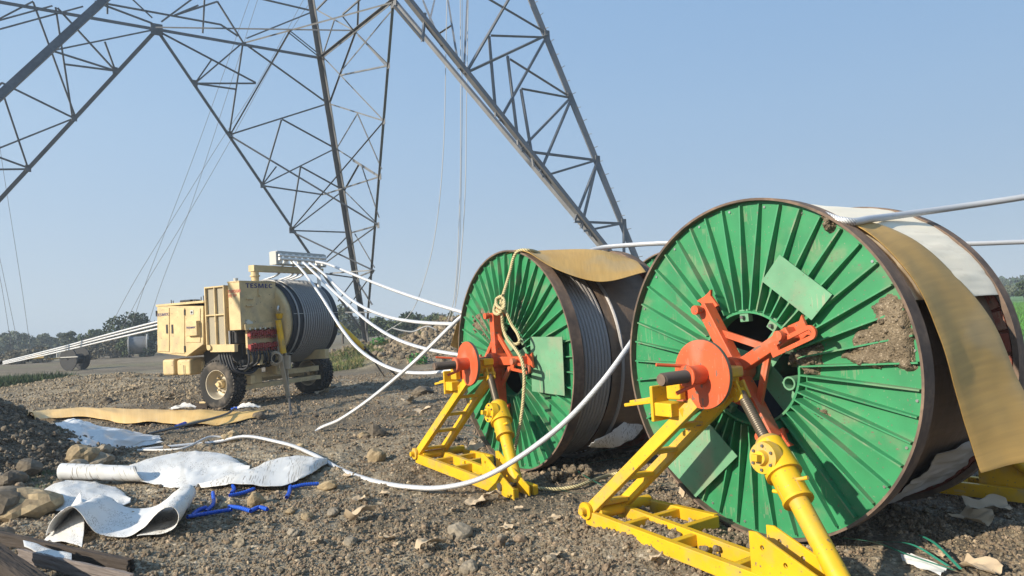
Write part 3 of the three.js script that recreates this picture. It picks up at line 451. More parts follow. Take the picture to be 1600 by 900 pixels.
function mudGeo(poly, z, h, s) { // caked soil: a lumpy skin over an outline, with clods stuck in it
  const inside = (x, y) => { let c = false; for (let i = 0, j = poly.length - 1; i < poly.length; j = i++) { const [a, b] = poly[i], [d, e] = poly[j]; if ((b > y) !== (e > y) && x < (d - a) * (y - b) / (e - b) + a) c = !c; } return c; };
  const ed = (x, y) => { let m = 9; for (let i = 0, j = poly.length - 1; i < poly.length; j = i++) { const [a, b] = poly[j], [c, d] = poly[i], t = clamp(((x - a) * (c - a) + (y - b) * (d - b)) / ((c - a) ** 2 + (d - b) ** 2)); m = Math.min(m, Math.hypot(x - a - t * (c - a), y - b - t * (d - b))); } return m; };
  const xs = poly.map(p => p[0]), ys = poly.map(p => p[1]), q = 0.012, P = [], F = (x, y) => { const jx = x + (vnoise(x * 22, y * 22, s) - 0.5) * 0.06, jy = y + (vnoise(x * 22, y * 22, s + 5) - 0.5) * 0.06; return inside(jx, jy) ? z + 0.002 + Math.min(1, ed(jx, jy) / 0.03) * h * (0.45 + 0.75 * fbm(x * 16, y * 16, 4, s + 9)) : null; };
  for (let x = Math.min(...xs) - 0.04; x < Math.max(...xs) + 0.04; x += q) for (let y = Math.min(...ys) - 0.04; y < Math.max(...ys) + 0.04; y += q) {
    const a = F(x, y), b = F(x + q, y), c = F(x + q, y + q), d = F(x, y + q); if (a === null && b === null && c === null && d === null) continue;
    const Z = v => v === null ? z - 0.004 : v; P.push(x, y, Z(a), x + q, y, Z(b), x + q, y + q, Z(c), x, y, Z(a), x + q, y + q, Z(c), x, y + q, Z(d));
  }
  let g = new THREE.BufferGeometry(); g.setAttribute('position', new THREE.BufferAttribute(new Float32Array(P), 3)); g = mergeVertices(g, 1e-5); g.computeVertexNormals(); const L = [boxUV(g)];
  for (let i = 0; i < 90; i++) { const x = rr(Math.min(...xs), Math.max(...xs)), y = rr(Math.min(...ys), Math.max(...ys)), f = F(x, y); if (f === null) continue; const r = 0.008 * Math.exp(rnd() * rnd() * 1.3); L.push(rockGeo(r, i % 5, 0, 0.9).translate(x, y, f + r * 0.2)); }
  return merge(L);
}
const rotZ = (g, a, cx = 0, cy = CY) => { g.translate(-cx, -cy, 0); g.rotateZ(a); g.translate(cx, cy, 0); return g; };
function drum(k, label, o = {}) {
  const t = thing('cable_drum', label, 'cable drum', DRUMS[k].o, -DRUMS[k].w, 'green steel cable drums');
  const face = ringGeo(0.385, 1.1335, -0.062, -0.05), C = V(0, CY, 0);
  part('flange', face.translate(0, CY, 0), M.green, t, 'green pressed steel flange with radial ribs');
  part('flange_rim', [ringGeo(1.134, RF, -0.115, 0.004).translate(0, CY, 0)], M.rust, t, 'brown rusty rim of the near flange');
  for (let i = 0; i < 45; i++) { const a = (2.4 + i * 8) * Math.PI / 180; part('rib', ribGeo(a, 0.395, 1.112, 0.085, 0.034, 0.0062, 0.0062, -0.05), M.rib, t); }
  part('hub_ring', ringGeo(0.372, 0.388, -0.11, 0.012, 72).translate(0, CY, 0), M.rib, t);
  part('far_flange', ringGeo(0.385, 1.115, -WID, -WID + 0.012).translate(0, CY, 0), M.redOxide, t, 'red-brown inner face of the far flange');
  part('far_rim', ringGeo(1.105, RF - 0.01, -WID - 0.06, -WID + 0.045).translate(0, CY, 0), M.rust, t, 'dark brown rim of the far flange');
  for (let i = 0; i < 24; i++) { const a = (-60 + i * 8) * Math.PI / 180; part('lining_panel', rotZ(box(0.30, 0.128, 0.022, 0.945, CY, -WID + 0.026, 0.006), a), M.redOxide, t); }
  part('barrel', ringGeo(0.60, 0.62, -WID + 0.01, -0.062, 72).translate(0, CY, 0), M.dark, t);
  part('hub_tube', ringGeo(0.075, 0.09, -WID - 0.05, 0.03, 32).translate(0, CY, 0), M.greenPlate, t);
  for (const a of o.spokes) part('spoke_plate', rotZ(box(0.50, 0.15, 0.012, 0.30, CY, -0.125, 0.003), a), M.greenPlate, t, 'dusty green spoke across the hub opening');
  for (const a of o.lugs) { const l = part('hub_lug', rotZ(box(0.085, 0.07, 0.05, 0.355, CY, -0.02, 0.004), a), M.greenPlate, t); part('lug_bolt', rotZ(cyl(V(0.345, CY, 0), V(0.345, CY, 0.035), 0.013, 0.013, 6), a), M.steel, l); }
  part('hub_pipe', rotZ(ringGeo(0.034, 0.045, -0.12, 0.02, 24).translate(0.32, CY, 0), -0.30), M.greenPlate, t);
  for (const [pts, h] of o.plates) part('cover_plate', prism(pts.map(([x, y]) => [x, y + CY]), 0.006, 0).translate(0, 0, h), M.greenPlate, t, 'flat pale green plate welded across the ribs');
  for (const [pts, h, s] of o.mud) part('mud_patch', mudGeo(pts.map(([x, y]) => [x, y + CY]), -0.05, h, s), M.mud, t, 'soil caked between the ribs');
  const dots = []; for (let i = 0; i < 24; i++) { const a = (6 + i * 15) * Math.PI / 180; dots.push(cyl(V(1.09 * Math.cos(a), CY + 1.09 * Math.sin(a), -0.05), V(1.09 * Math.cos(a), CY + 1.09 * Math.sin(a), -0.043), 0.009, 0.009, 8)); }
  part('rim_bolts', dots, M.chrome, t).userData.kind = 'stuff';
  return t;
}
const plateFrom = (k, z, list) => list.map(([x, y]) => { const p = onDrum(k, x, y, z); return [p.x, p.y - CY]; });
drum(0, 'large green ribbed cable drum nearest the camera, mud caked on its right side', {
  spokes: [0.84, -0.87, 2.9], lugs: [1.62, 0.95, -2.2],
  plates: [[plateFrom(0, 0.0, [[1222, 398], [1304, 460], [1272, 500], [1194, 439]]), 0.022], [plateFrom(0, 0.0, [[1106, 654], [1156, 712], [1091, 776], [1043, 723]]), 0.022]],
  mud: [[plateFrom(0, -0.03, [[1361, 478], [1378, 470], [1390, 463], [1402, 470], [1410, 474], [1421, 500], [1430, 530], [1436, 572], [1400, 577], [1345, 574], [1312, 566], [1311, 556], [1335, 550], [1328, 538], [1326, 524], [1340, 518], [1372, 505]]), 0.055, 3],
    [plateFrom(0, -0.02, [[1228, 552], [1248, 545], [1272, 541], [1282, 547], [1278, 566], [1276, 585], [1262, 588], [1252, 586], [1250, 570], [1230, 570]]), 0.075, 5],
    [plateFrom(0, -0.03, [[1282, 336], [1296, 335], [1304, 347], [1296, 358], [1286, 357]]), 0.045, 7], [plateFrom(0, -0.03, [[1270, 640], [1290, 640], [1290, 652], [1276, 652]]), 0.03, 8]] });
drum(1, 'green ribbed cable drum in the middle with a rope hanging on its face', {
  spokes: [0.35, -1.2, 2.5], lugs: [1.9, 0.6, -2.4],
  plates: [[plateFrom(1, 0.0, [[832, 526], [882, 526], [886, 618], [835, 611]]), 0.022]],
  mud: [[plateFrom(1, -0.03, [[741, 494], [752, 485], [770, 484], [776, 495], [774, 530], [766, 538], [755, 522], [740, 518]]), 0.05, 13], [plateFrom(1, -0.03, [[817, 463], [824, 466], [818, 490], [810, 512], [806, 508], [810, 485]]), 0.04, 15]] });
drum(2, 'third green cable drum almost hidden behind the middle one', { spokes: [0.4, 2.5], lugs: [1], plates: [], mud: [] });

// conductor wound on the drums, and the brown paper and sheets round them
function coil(k, r, z0, z1, label, mat, pr = 0.02) { const L = []; for (let z = z0; z > z1; z -= pr * 2.02) { const g = new THREE.TorusGeometry(r, pr, 7, 120), uv = g.attributes.uv; for (let i = 0; i < uv.count; i++) uv.setXY(i, uv.getX(i) * 50, uv.getY(i)); L.push(g.translate(0, CY, z)); }
  const m = solo('conductor_coil', merge(L), mat, label, 'conductor coil'); m.position.copy(DRUMS[k].o); m.rotation.y = -DRUMS[k].w; return m; }
coil(1, 1.035, -0.135, -0.50, 'dark conductor turns showing beside the front flange of the middle drum', M.aluDull);
const loop1 = new THREE.TorusGeometry(1.075, 0.017, 8, 140); { const m = solo('loose_conductor_turn', loop1.translate(0, CY - 0.02, -0.64), M.aluDull, 'single bright conductor turn over the brown paper of the middle drum', 'conductor'); m.position.copy(DRUMS[1].o); m.rotation.y = -DRUMS[1].w; }
const sleeve = (k, r, z0, z1, label, a0 = 0, a1 = Math.PI * 2, mat = M.paper, name = 'paper_wrap', cat = 'paper wrap', wob = 0.012) => {
  const rows = []; for (let j = 0; j <= 6; j++) { const z = z0 + (z1 - z0) * j / 6, l = []; for (let i = 0; i <= 60; i++) { const a = a0 + (a1 - a0) * i / 60, q = r + (fbm(i * 0.35, j * 1.3, 3, 600 + k) - 0.5) * wob * 2; l.push(V(q * Math.cos(a), CY + q * Math.sin(a), z)); } rows.push(l); }
  const m = solo(name, sheet(rows, 0.004, 140, 12), mat, label, cat); m.position.copy(DRUMS[k].o); m.rotation.y = -DRUMS[k].w; return m; };
sleeve(1, 1.045, -0.53, -WID + 0.03, 'creased brown paper wrapped round the conductor of the middle drum');
coil(0, 1.0, -0.135, -0.30, 'dark conductor turns behind the front rim of the near drum', M.aluDull);
sleeve(0, 1.03, -0.30, -WID + 0.03, 'creased brown paper wrapped round the conductor of the near drum');
sleeve(2, 1.02, -0.13, -WID + 0.03, 'brown paper wrapped round the conductor of the hidden third drum');
{ const m = sleeve(2, 1.10, -0.30, -WID + 0.1, 'cream sheet over the top of the hidden third drum', 0.9, 2.6, M.cream, 'cream_cover_sheet', 'cover sheet'); }
// near drum: cream sheet over the top, tan board over it that swings free at the right
sleeve(0, 1.125, -0.125, -WID + 0.05, 'cream sheet over the top of the near drum', 0.36, 1.75, M.cream, 'cream_cover_sheet', 'cover sheet', 0.01);
sleeve(0, 1.075, -0.55, -WID + 0.06, 'loose white sheet end under the belly of the near drum', -1.75, -0.55, M.stain, 'white_cover_sheet', 'cover sheet', 0.03);
{ const D = (px, py, z) => onDrum(0, px, py, z), rows = [];
  const L = [[1316, 343, -0.10], [1345, 357, -0.11], [1396, 399, -0.125], [1437, 452, -0.14], [1470, 530, -0.18], [1494, 620, -0.22], [1516, 690, -0.24], [1532, 739, -0.24]];
  const R = [[1338, 344, -0.36], [1376, 352, -0.48], [1441, 383, -0.70], [1503, 442, -0.85], [1552, 508, -0.93], [1588, 590, -0.98], [1625, 660, -1.0], [1660, 715, -1.0]];
  const a = L.map(q => D(...q)), b = R.map(q => D(...q)); const m = a.map((p, i) => p.clone().lerp(b[i], 0.5).add(V(-0.01, 0.012, 0)));
  const s = solo('tan_cover_board', sheet([a, m, b], 0.007, 60, 10, (q, u, v) => { q.x += (fbm(u * 6, v * 3, 3, 611) - 0.5) * 0.02; }), M.board, 'long tan board draped over the near drum and hanging free at the right', 'cover board'); s.position.copy(DRUMS[0].o); s.rotation.y = -DRUMS[0].w; }
// middle drum: tan board across the top of both flanges
{ const D = (px, py, z) => onDrum(1, px, py, z);
  const back = [[790, 396, -0.03], [860, 391, -0.5], [935, 391, -0.95], [985, 404, -1.36]].map(q => D(...q)), front = [[826, 394, 0.02], [872, 422, -0.06], [935, 440, -0.36], [1009, 425, -0.98]].map(q => D(...q));
  const mid = back.map((p, i) => p.clone().lerp(front[i], 0.5).add(V(0, 0.03, 0)));
  const s = solo('tan_cover_board', sheet([back, mid, front], 0.007, 40, 10), M.board, 'tan board lying across the top of the middle drum', 'cover board'); s.position.copy(DRUMS[1].o); s.rotation.y = -DRUMS[1].w;
  const w = [[985, 640, -0.7], [1000, 628, -1.1], [1006, 622, -1.3]];
  const p1 = [D(918, 697, -0.30), D(950, 700, -0.62), D(985, 690, -0.95), D(1004, 668, -1.15)], p2 = [D(930, 686, -0.34), D(958, 672, -0.62), D(984, 655, -0.95), D(1003, 640, -1.2)];
  const s2 = solo('white_cover_sheet', sheet([p1, p1.map((q, i) => q.clone().lerp(p2[i], 0.5).add(V(0.03, 0, 0.03))), p2], 0.004, 30, 8, (q, u, v) => { q.y += (fbm(u * 5, v * 4, 3, 620) - 0.5) * 0.06; }), M.white, 'crumpled white sheet hanging under the middle drum', 'cover sheet'); s2.position.copy(DRUMS[1].o); s2.rotation.y = -DRUMS[1].w;
  const s3 = solo('tan_cover_board', sheet([[D(716, 492, -0.28), D(712, 512, -0.30), D(704, 540, -0.34)], [D(738, 492, -0.62), D(736, 520, -0.62), D(730, 552, -0.62)]], 0.006, 16, 6), M.board, 'small tan board end sticking out behind the left edge of the middle drum', 'cover board'); s3.position.copy(DRUMS[1].o); s3.rotation.y = -DRUMS[1].w;
}

// ---------------------------------------------------------------- brake spiders: shaft, disc and four arms bolted to the flange
function spider(k, rot, label) {
  const t = thing('drum_spider', label, 'brake spider', DRUMS[k].o, -DRUMS[k].w, 'orange brake spiders on the drum shafts');
  const P = (x, y, z) => V(x, CY + y, z), zc = 0.135, arm = 0.50;
  part('hub_boss', cyl(P(0, 0, 0.05), P(0, 0, 0.24), 0.085, 0.085, 28), M.orange, t);
  for (let i = 0; i < 4; i++) {
    const a = rot + i * Math.PI / 2, c = Math.cos(a), s = Math.sin(a), B = (r, off, z) => P(c * r - s * off, s * r + c * off, z);
    const A = part('arm', bar(B(0.05, 0, zc), B(arm, 0, zc), 0.085, 0.10, V(0, 0, 1), 0.007), M.orange, t);
    part('arm_pin', [cyl(B(arm - 0.03, 0.0, -0.03), B(arm - 0.03, 0.0, 0.25), 0.018, 0.018, 12), cyl(B(arm - 0.03, 0, 0.22), B(arm - 0.03, 0, 0.262), 0.032, 0.032, 12)], M.orange, A);
    part('claw', prism([[-0.04, -0.065], [0.05, -0.05], [0.085, -0.075], [0.075, 0.0], [0.085, 0.075], [0.05, 0.05], [-0.04, 0.065]], 0.02, 0.003).applyMatrix4(new THREE.Matrix4().makeRotationZ(a).setPosition(B(arm, 0, zc - 0.065))), M.orange, A);
    const b = a + Math.PI / 2, m0 = B(0.29, 0, zc - 0.005), m1 = P(Math.cos(b) * 0.29, Math.sin(b) * 0.29, zc - 0.005);
    part('brace', bar(m0, m1, 0.045, 0.03, V(0, 0, 1), 0.004), M.orange, t);
  }
  { const a = rot, g = prism([[0, -0.04], [0.24, -0.04], [0.27, -0.028], [0.28, 0], [0.27, 0.028], [0.24, 0.04], [0, 0.04]], 0.018, 0.002);
    const s = new THREE.Shape(); s.moveTo(0, -0.045); s.lineTo(0.30, -0.045); s.absarc(0.30, 0, 0.045, -Math.PI / 2, Math.PI / 2); s.lineTo(0, 0.045); const h = new THREE.Path(); h.moveTo(0.06, -0.018); h.lineTo(0.30, -0.018); h.absarc(0.30, 0, 0.018, -Math.PI / 2, Math.PI / 2); h.lineTo(0.06, 0.018); s.holes.push(h);
    const q = mk(new THREE.ExtrudeGeometry(s, { depth: 0.02, bevelEnabled: false, curveSegments: 10 })); q.applyMatrix4(new THREE.Matrix4().makeRotationZ(a - 0.12).setPosition(P(Math.cos(a) * 0.36, Math.sin(a) * 0.36 - 0.045, zc + 0.052))); part('slotted_bar', q, M.orange, t, 'slotted drive bar on the right arm'); }
  part('shaft_sleeve', cyl(P(0, 0, 0.24), P(0, 0, 0.46), 0.05, 0.05, 24), M.thread, t);
  const disc = part('brake_disc', [cyl(P(0, 0, 0.47), P(0, 0, 0.50), 0.222, 0.222, 72)], M.orange, t);
  part('disc_edge', ringGeo(0.2, 0.2235, 0.474, 0.496, 72).translate(0, CY, 0), M.steel, disc);
  part('clamp_nut', [cyl(P(0, 0, 0.50), P(0, 0, 0.63), 0.062, 0.062, 24), cyl(P(0, 0, 0.63), P(0, 0, 0.645), 0.07, 0.07, 24)], M.orange, t);
  part('nut_lever', [cyl(P(-0.03, 0.06, 0.60), P(-0.10, 0.085, 0.80), 0.011, 0.011, 8), cyl(P(0.03, -0.055, 0.60), P(-0.02, -0.10, 0.72), 0.013, 0.013, 8)], M.orange, t);
  const th = []; for (let i = 0; i < 26; i++) th.push(cyl(P(0, 0, 0.56 + i * 0.0118), P(0, 0, 0.5665 + i * 0.0118), 0.042, 0.038, 22)); th.push(cyl(P(0, 0, 0.0), P(0, 0, 0.868), 0.035, 0.035, 22));
  part('threaded_shaft', th, M.thread, t); part('shaft_end', cyl(P(0, 0, 0.868), P(0, 0, 0.872), 0.036, 0.036, 20), M.rust, t);
}
spider(0, 0.50, 'orange brake spider with disc and threaded shaft on the near drum');
spider(1, 0.02, 'orange brake spider with upright arm on the middle drum');

// ---------------------------------------------------------------- yellow drum stands (A-frames with a screw jack)
function stand(k, label, side = 1, zoff = 0) {
  const t = thing('drum_stand', label, 'drum stand', DRUMS[k].o, -DRUMS[k].w, 'yellow drum stands with screw jacks');
  const z = q => side > 0 ? q : -WID - q + zoff, P = (x, y, q) => V(x, y, z(q)), Y = M.yellow, yb = 0.06;
  const dz = k === 1 ? -0.20 : 0, zo = 0.655, zi = 0.37, zb = 0.12;
  part('base_rail', bar(P(-1.02, yb, zo), P(1.2, yb - .02, 0.93 + dz), 0.05, 0.10, V(0, 1, 0)), Y, t); part('base_rail', bar(P(-0.98, yb, zi), P(1.2, yb - .02, 0.73 + dz), 0.05, 0.10, V(0, 1, 0)), Y, t);
  part('base_rail', bar(P(-0.90, yb, zb), P(-0.28, yb, zb), 0.05, 0.09, V(0, 1, 0)), Y, t);
  part('cross_tube', cyl(P(-0.93, yb + 0.035, zo - 0.02), P(-0.93, yb + 0.035, zb), 0.045, 0.045, 16), Y, t);
  for (const [x, a, b] of [[-0.62, 0.70 + dz * .18, zb], [-0.12, 0.77 + dz * .41, 0.53 + dz * .4], [0.42, 0.83 + dz * .65, 0.60 + dz * .64]]) part('cross_member', bar(P(x, yb - 0.005, a - 0.025), P(x, yb - 0.005, b), 0.05, 0.075, V(0, 1, 0)), Y, t);
  part('cross_member', bar(P(-0.28, yb - 0.003, 0.47), P(-0.28, yb - 0.003, zb), 0.05, 0.08, V(0, 1, 0)), Y, t);
  // ladder leg
  const A = P(-0.99, 0.115, zo), B = P(-0.02, CY - 0.13, 0.46), A2 = P(-0.95, 0.115, zi), B2 = P(0.02, CY - 0.13, 0.225), up = V(0, 0, 1);
  part('ladder_rail', bar(A, B, 0.085, 0.055, up, 0.006), Y, t); part('ladder_rail', bar(A2, B2, 0.085, 0.055, up, 0.006), Y, t);
  for (const f of [0.06, 0.30, 0.52, 0.74, 0.96]) part('rung', bar(A.clone().lerp(B, f), A2.clone().lerp(B2, f), 0.075, 0.03, V(0, 1, 0), 0.004), Y, t);
  const pv = part('pivot_plate', cyl(P(-1.0, 0.115, zo + 0.028), P(-1.0, 0.115, zo + 0.05), 0.062, 0.062, 24), Y, t); part('pivot_bolt', cyl(P(-1.0, 0.115, zo + 0.05), P(-1.0, 0.115, zo + 0.09), 0.028, 0.028, 6), Y, pv);
  // bearing head
  part('bearing_block', [box(0.17, 0.13, 0.15, 0.03, CY - 0.045, z(0.335), 0.02), box(0.12, 0.07, 0.12, 0.10, CY + 0.005, z(0.335), 0.015)], Y, t);
  const cl = [P(0.14, CY - 0.06, 0.34), P(0.19, CY - 0.17, 0.345)]; part('jack_clevis', [bar(cl[0].clone().add(V(0, 0, .035)), cl[1].clone().add(V(0, 0, .035)), 0.075, 0.02, up), bar(cl[0].clone().add(V(0, 0, -.035)), cl[1].clone().add(V(0, 0, -.035)), 0.075, 0.02, up), cyl(P(0.165, CY - 0.115, 0.28), P(0.165, CY - 0.115, 0.40), 0.022, 0.022, 14)], Y, t);
  // jack
  const J0 = P(0.18, CY - 0.13, 0.345), J1 = P(1.08 + dz * .5, 0.07, 0.78 + dz), J = f => J0.clone().lerp(J1, f), jd = J1.clone().sub(J0).normalize();
  part('screw', cyl(J(0), J(0.36), 0.030, 0.030, 18), M.greased, t, 'greased bare screw of the jack'); const ths = []; for (let i = 0; i < 26; i++) { const p = J(0.05 + i * 0.011); ths.push(cyl(p, p.clone().addScaledVector(jd, 0.007), 0.035, 0.033, 16)); } part('screw_thread', ths, M.greased, t);
  const gb = part('gear_housing', [cyl(J(0.30), J(0.46), 0.088, 0.105, 26), cyl(J(0.275), J(0.30), 0.065, 0.088, 26)], Y, t); const gc = J(0.37), gd = V(-0.02, 0.14, 1.0 * side).normalize();
  part('gear_flange', [cyl(gc.clone().addScaledVector(gd, 0.06), gc.clone().addScaledVector(gd, 0.118), 0.097, 0.090, 26)], Y, gb); part('drive_square', [cyl(gc.clone().addScaledVector(gd, 0.118), gc.clone().addScaledVector(gd, 0.15), 0.045, 0.038, 20), bar(gc.clone().addScaledVector(gd, 0.15), gc.clone().addScaledVector(gd, 0.195), 0.04, 0.04)], Y, gb);
  const bl = []; for (let i = 0; i < 6; i++) { const a = i * 1.047, e1 = V(1, 0, 0).cross(gd).normalize(), e2 = e1.clone().cross(gd), p = gc.clone().addScaledVector(gd, 0.118).addScaledVector(e1, 0.068 * Math.cos(a)).addScaledVector(e2, 0.068 * Math.sin(a)); bl.push(cyl(p, p.clone().addScaledVector(gd, 0.012), 0.009, 0.009, 6)); } part('flange_bolts', bl, M.steel, gb);
  part('collar', [cyl(J(0.46), J(0.585), 0.082, 0.082, 26), cyl(J(0.58), J(0.592), 0.088, 0.088, 26)], Y, t); part('clamp_screw', [cyl(J(0.49).add(V(.06, .02, .03)), J(0.49).add(V(.15, .045, .03)), 0.011, 0.011, 8), cyl(J(0.55).add(V(-.06, 0, .03)), J(0.55).add(V(-.115, 0, .03)), 0.011, 0.011, 8)], Y, t);
  part('jack_tube', cyl(J(0.592), J(1.0), 0.056, 0.056, 26), Y, t);
  for (const q of [0.855 + dz * .8, 0.70 + dz * .8]) { const g = prism([[0.57, 0.02], [0.57, 0.315], [0.62, 0.32], [1.24, 0.10], [1.24, 0.02]], 0.012, 0.002, [[0.66, 0.245, 0.016], [0.81, 0.19, 0.016], [0.96, 0.135, 0.016]]); g.translate(-0.57, 0, 0); g.rotateY(-0.11 * side); g.translate(0.57, 0, z(q)); part('gusset_plate', g, Y, t); }
  part('foot_pin', [cyl(P(1.08 + dz * .5, 0.08, 0.66 + dz), P(1.08 + dz * .5, 0.08, 0.95 + dz), 0.02, 0.02, 10), cyl(P(1.08 + dz * .5, 0.08, 0.93 + dz), P(1.08 + dz * .5, 0.08, 0.975 + dz), 0.036, 0.036, 6)], M.steel, t);
  if (side > 0) { // brake caliper with its two levers
    const c = part('brake_caliper', [box(0.12, 0.13, 0.06, -0.185, CY - 0.10, 0.545, 0.012), box(0.15, 0.09, 0.14, -0.27, CY - 0.235, 0.52, 0.006), box(0.025, 0.24, 0.16, -0.36, CY - 0.20, 0.52, 0.008), bar(P(-0.20, CY - 0.26, 0.50), P(-0.10, CY - 0.20, 0.40), 0.08, 0.06)], Y, t);
    for (const d of [0, 1]) part('caliper_lever', bar(P(-0.36, CY - 0.165 - d * 0.02, 0.50 + d * 0.055), P(-0.66, CY - 0.215 - d * 0.015, 0.50 + d * 0.055), 0.024, 0.024), Y, c);
  }
  return t;
}
stand(0, 'yellow stand with screw jack in front of the near drum, lower right');
stand(1, 'yellow stand with screw jack under the middle drum');
stand(0, 'yellow stand behind the near drum, partly hidden at the right edge', -1, 0.12);

// ---------------------------------------------------------------- rope on the middle drum
{ const D = (px, py, z) => toWorld(1, ...onDrum(1, px, py, z).toArray());
  const main = [D(845, 396, -0.35), D(826, 391, -0.05), D(810, 392, 0.02), D(803, 402, 0.04), D(797, 425, 0.08), D(789, 452, 0.17), D(784, 468, 0.23), D(781, 480, 0.26)];
  const loop = [D(776, 484, 0.25), D(784, 492, 0.27), D(786, 512, 0.24), D(793, 530, 0.25), D(805, 545, 0.25), D(815, 562, 0.25), D(819, 585, 0.25), D(818, 620, 0.26), D(814, 655, 0.28), D(807, 690, 0.32), D(801, 722, 0.36), D(800, 745, 0.42), D(804, 762, 0.46), ...[[815, 767], [840, 769], [870, 771], [900, 766], [930, 756], [955, 748], [966, 745]].map(q => onG(q[0], q[1], 0.03))];
  const bight = [D(784, 478, 0.25), D(792, 490, 0.23), D(800, 508, 0.2), D(809, 522, 0.2), D(812, 533, 0.2), D(806, 538, 0.21), D(798, 535, 0.23), D(790, 525, 0.24), D(785, 505, 0.25)];
  const knot = [D(786, 462, 0.24), D(776, 467, 0.27), D(777, 478, 0.30), D(787, 482, 0.29), D(788, 470, 0.26), D(780, 464, 0.22), D(774, 476, 0.24), D(772, 487, 0.28), D(780, 490, 0.30), D(787, 478, 0.27), D(782, 468, 0.29)];
  const g = thing('tie_rope', 'yellowish twisted rope knotted to the spider arm of the middle drum', 'rope');
  for (const [n, p, s] of [['rope_strand', main, 40], ['rope_strand', loop, 120], ['rope_loop', bight, 40], ['knot', knot, 60]]) part(n, tube(p, 0.0165, s, 9, false, 0.075), M.rope, g);
}
// ---------------------------------------------------------------- tensioner trailer: frame with x along the axle (away), y up, z towards the drum end
const MO = V(-6.5, 0, -15.96), MT = Math.PI / 2 - 0.4538;
const mW = (x, y, z) => V(x, y, z).applyAxisAngle(V(0, 1, 0), MT).add(MO), mL = p => p.clone().sub(MO).applyAxisAngle(V(0, 1, 0), -MT);
const side = (px, py, x = 0) => mL(onPlane(px, py, mW(x, 0, 0), V(1, 0, 0).applyAxisAngle(V(0, 1, 0), MT)));   // on a plane parallel to the near side
const endF = (px, py, z) => mL(onPlane(px, py, mW(0, 0, z), V(0, 0, 1).applyAxisAngle(V(0, 1, 0), MT)));    // on a plane parallel to the drum end
const font = await new FontLoader().loadAsync('fonts/droid/droid_sans_bold.typeface.json');
function letters(s, size, sx = 1) { const g = new TextGeometry(s, { font, size, depth: 0.004, curveSegments: 3, bevelEnabled: false }); g.scale(sx, 1, 1); g.computeBoundingBox(); const b = g.boundingBox; g.translate(-(b.min.x + b.max.x) / 2, -(b.min.y + b.max.y) / 2, 0); return mk(g); }
const sideOut = g => g.rotateY(-Math.PI / 2); // a face drawn in x, y turned to look out of the near side (-x), its right towards +z
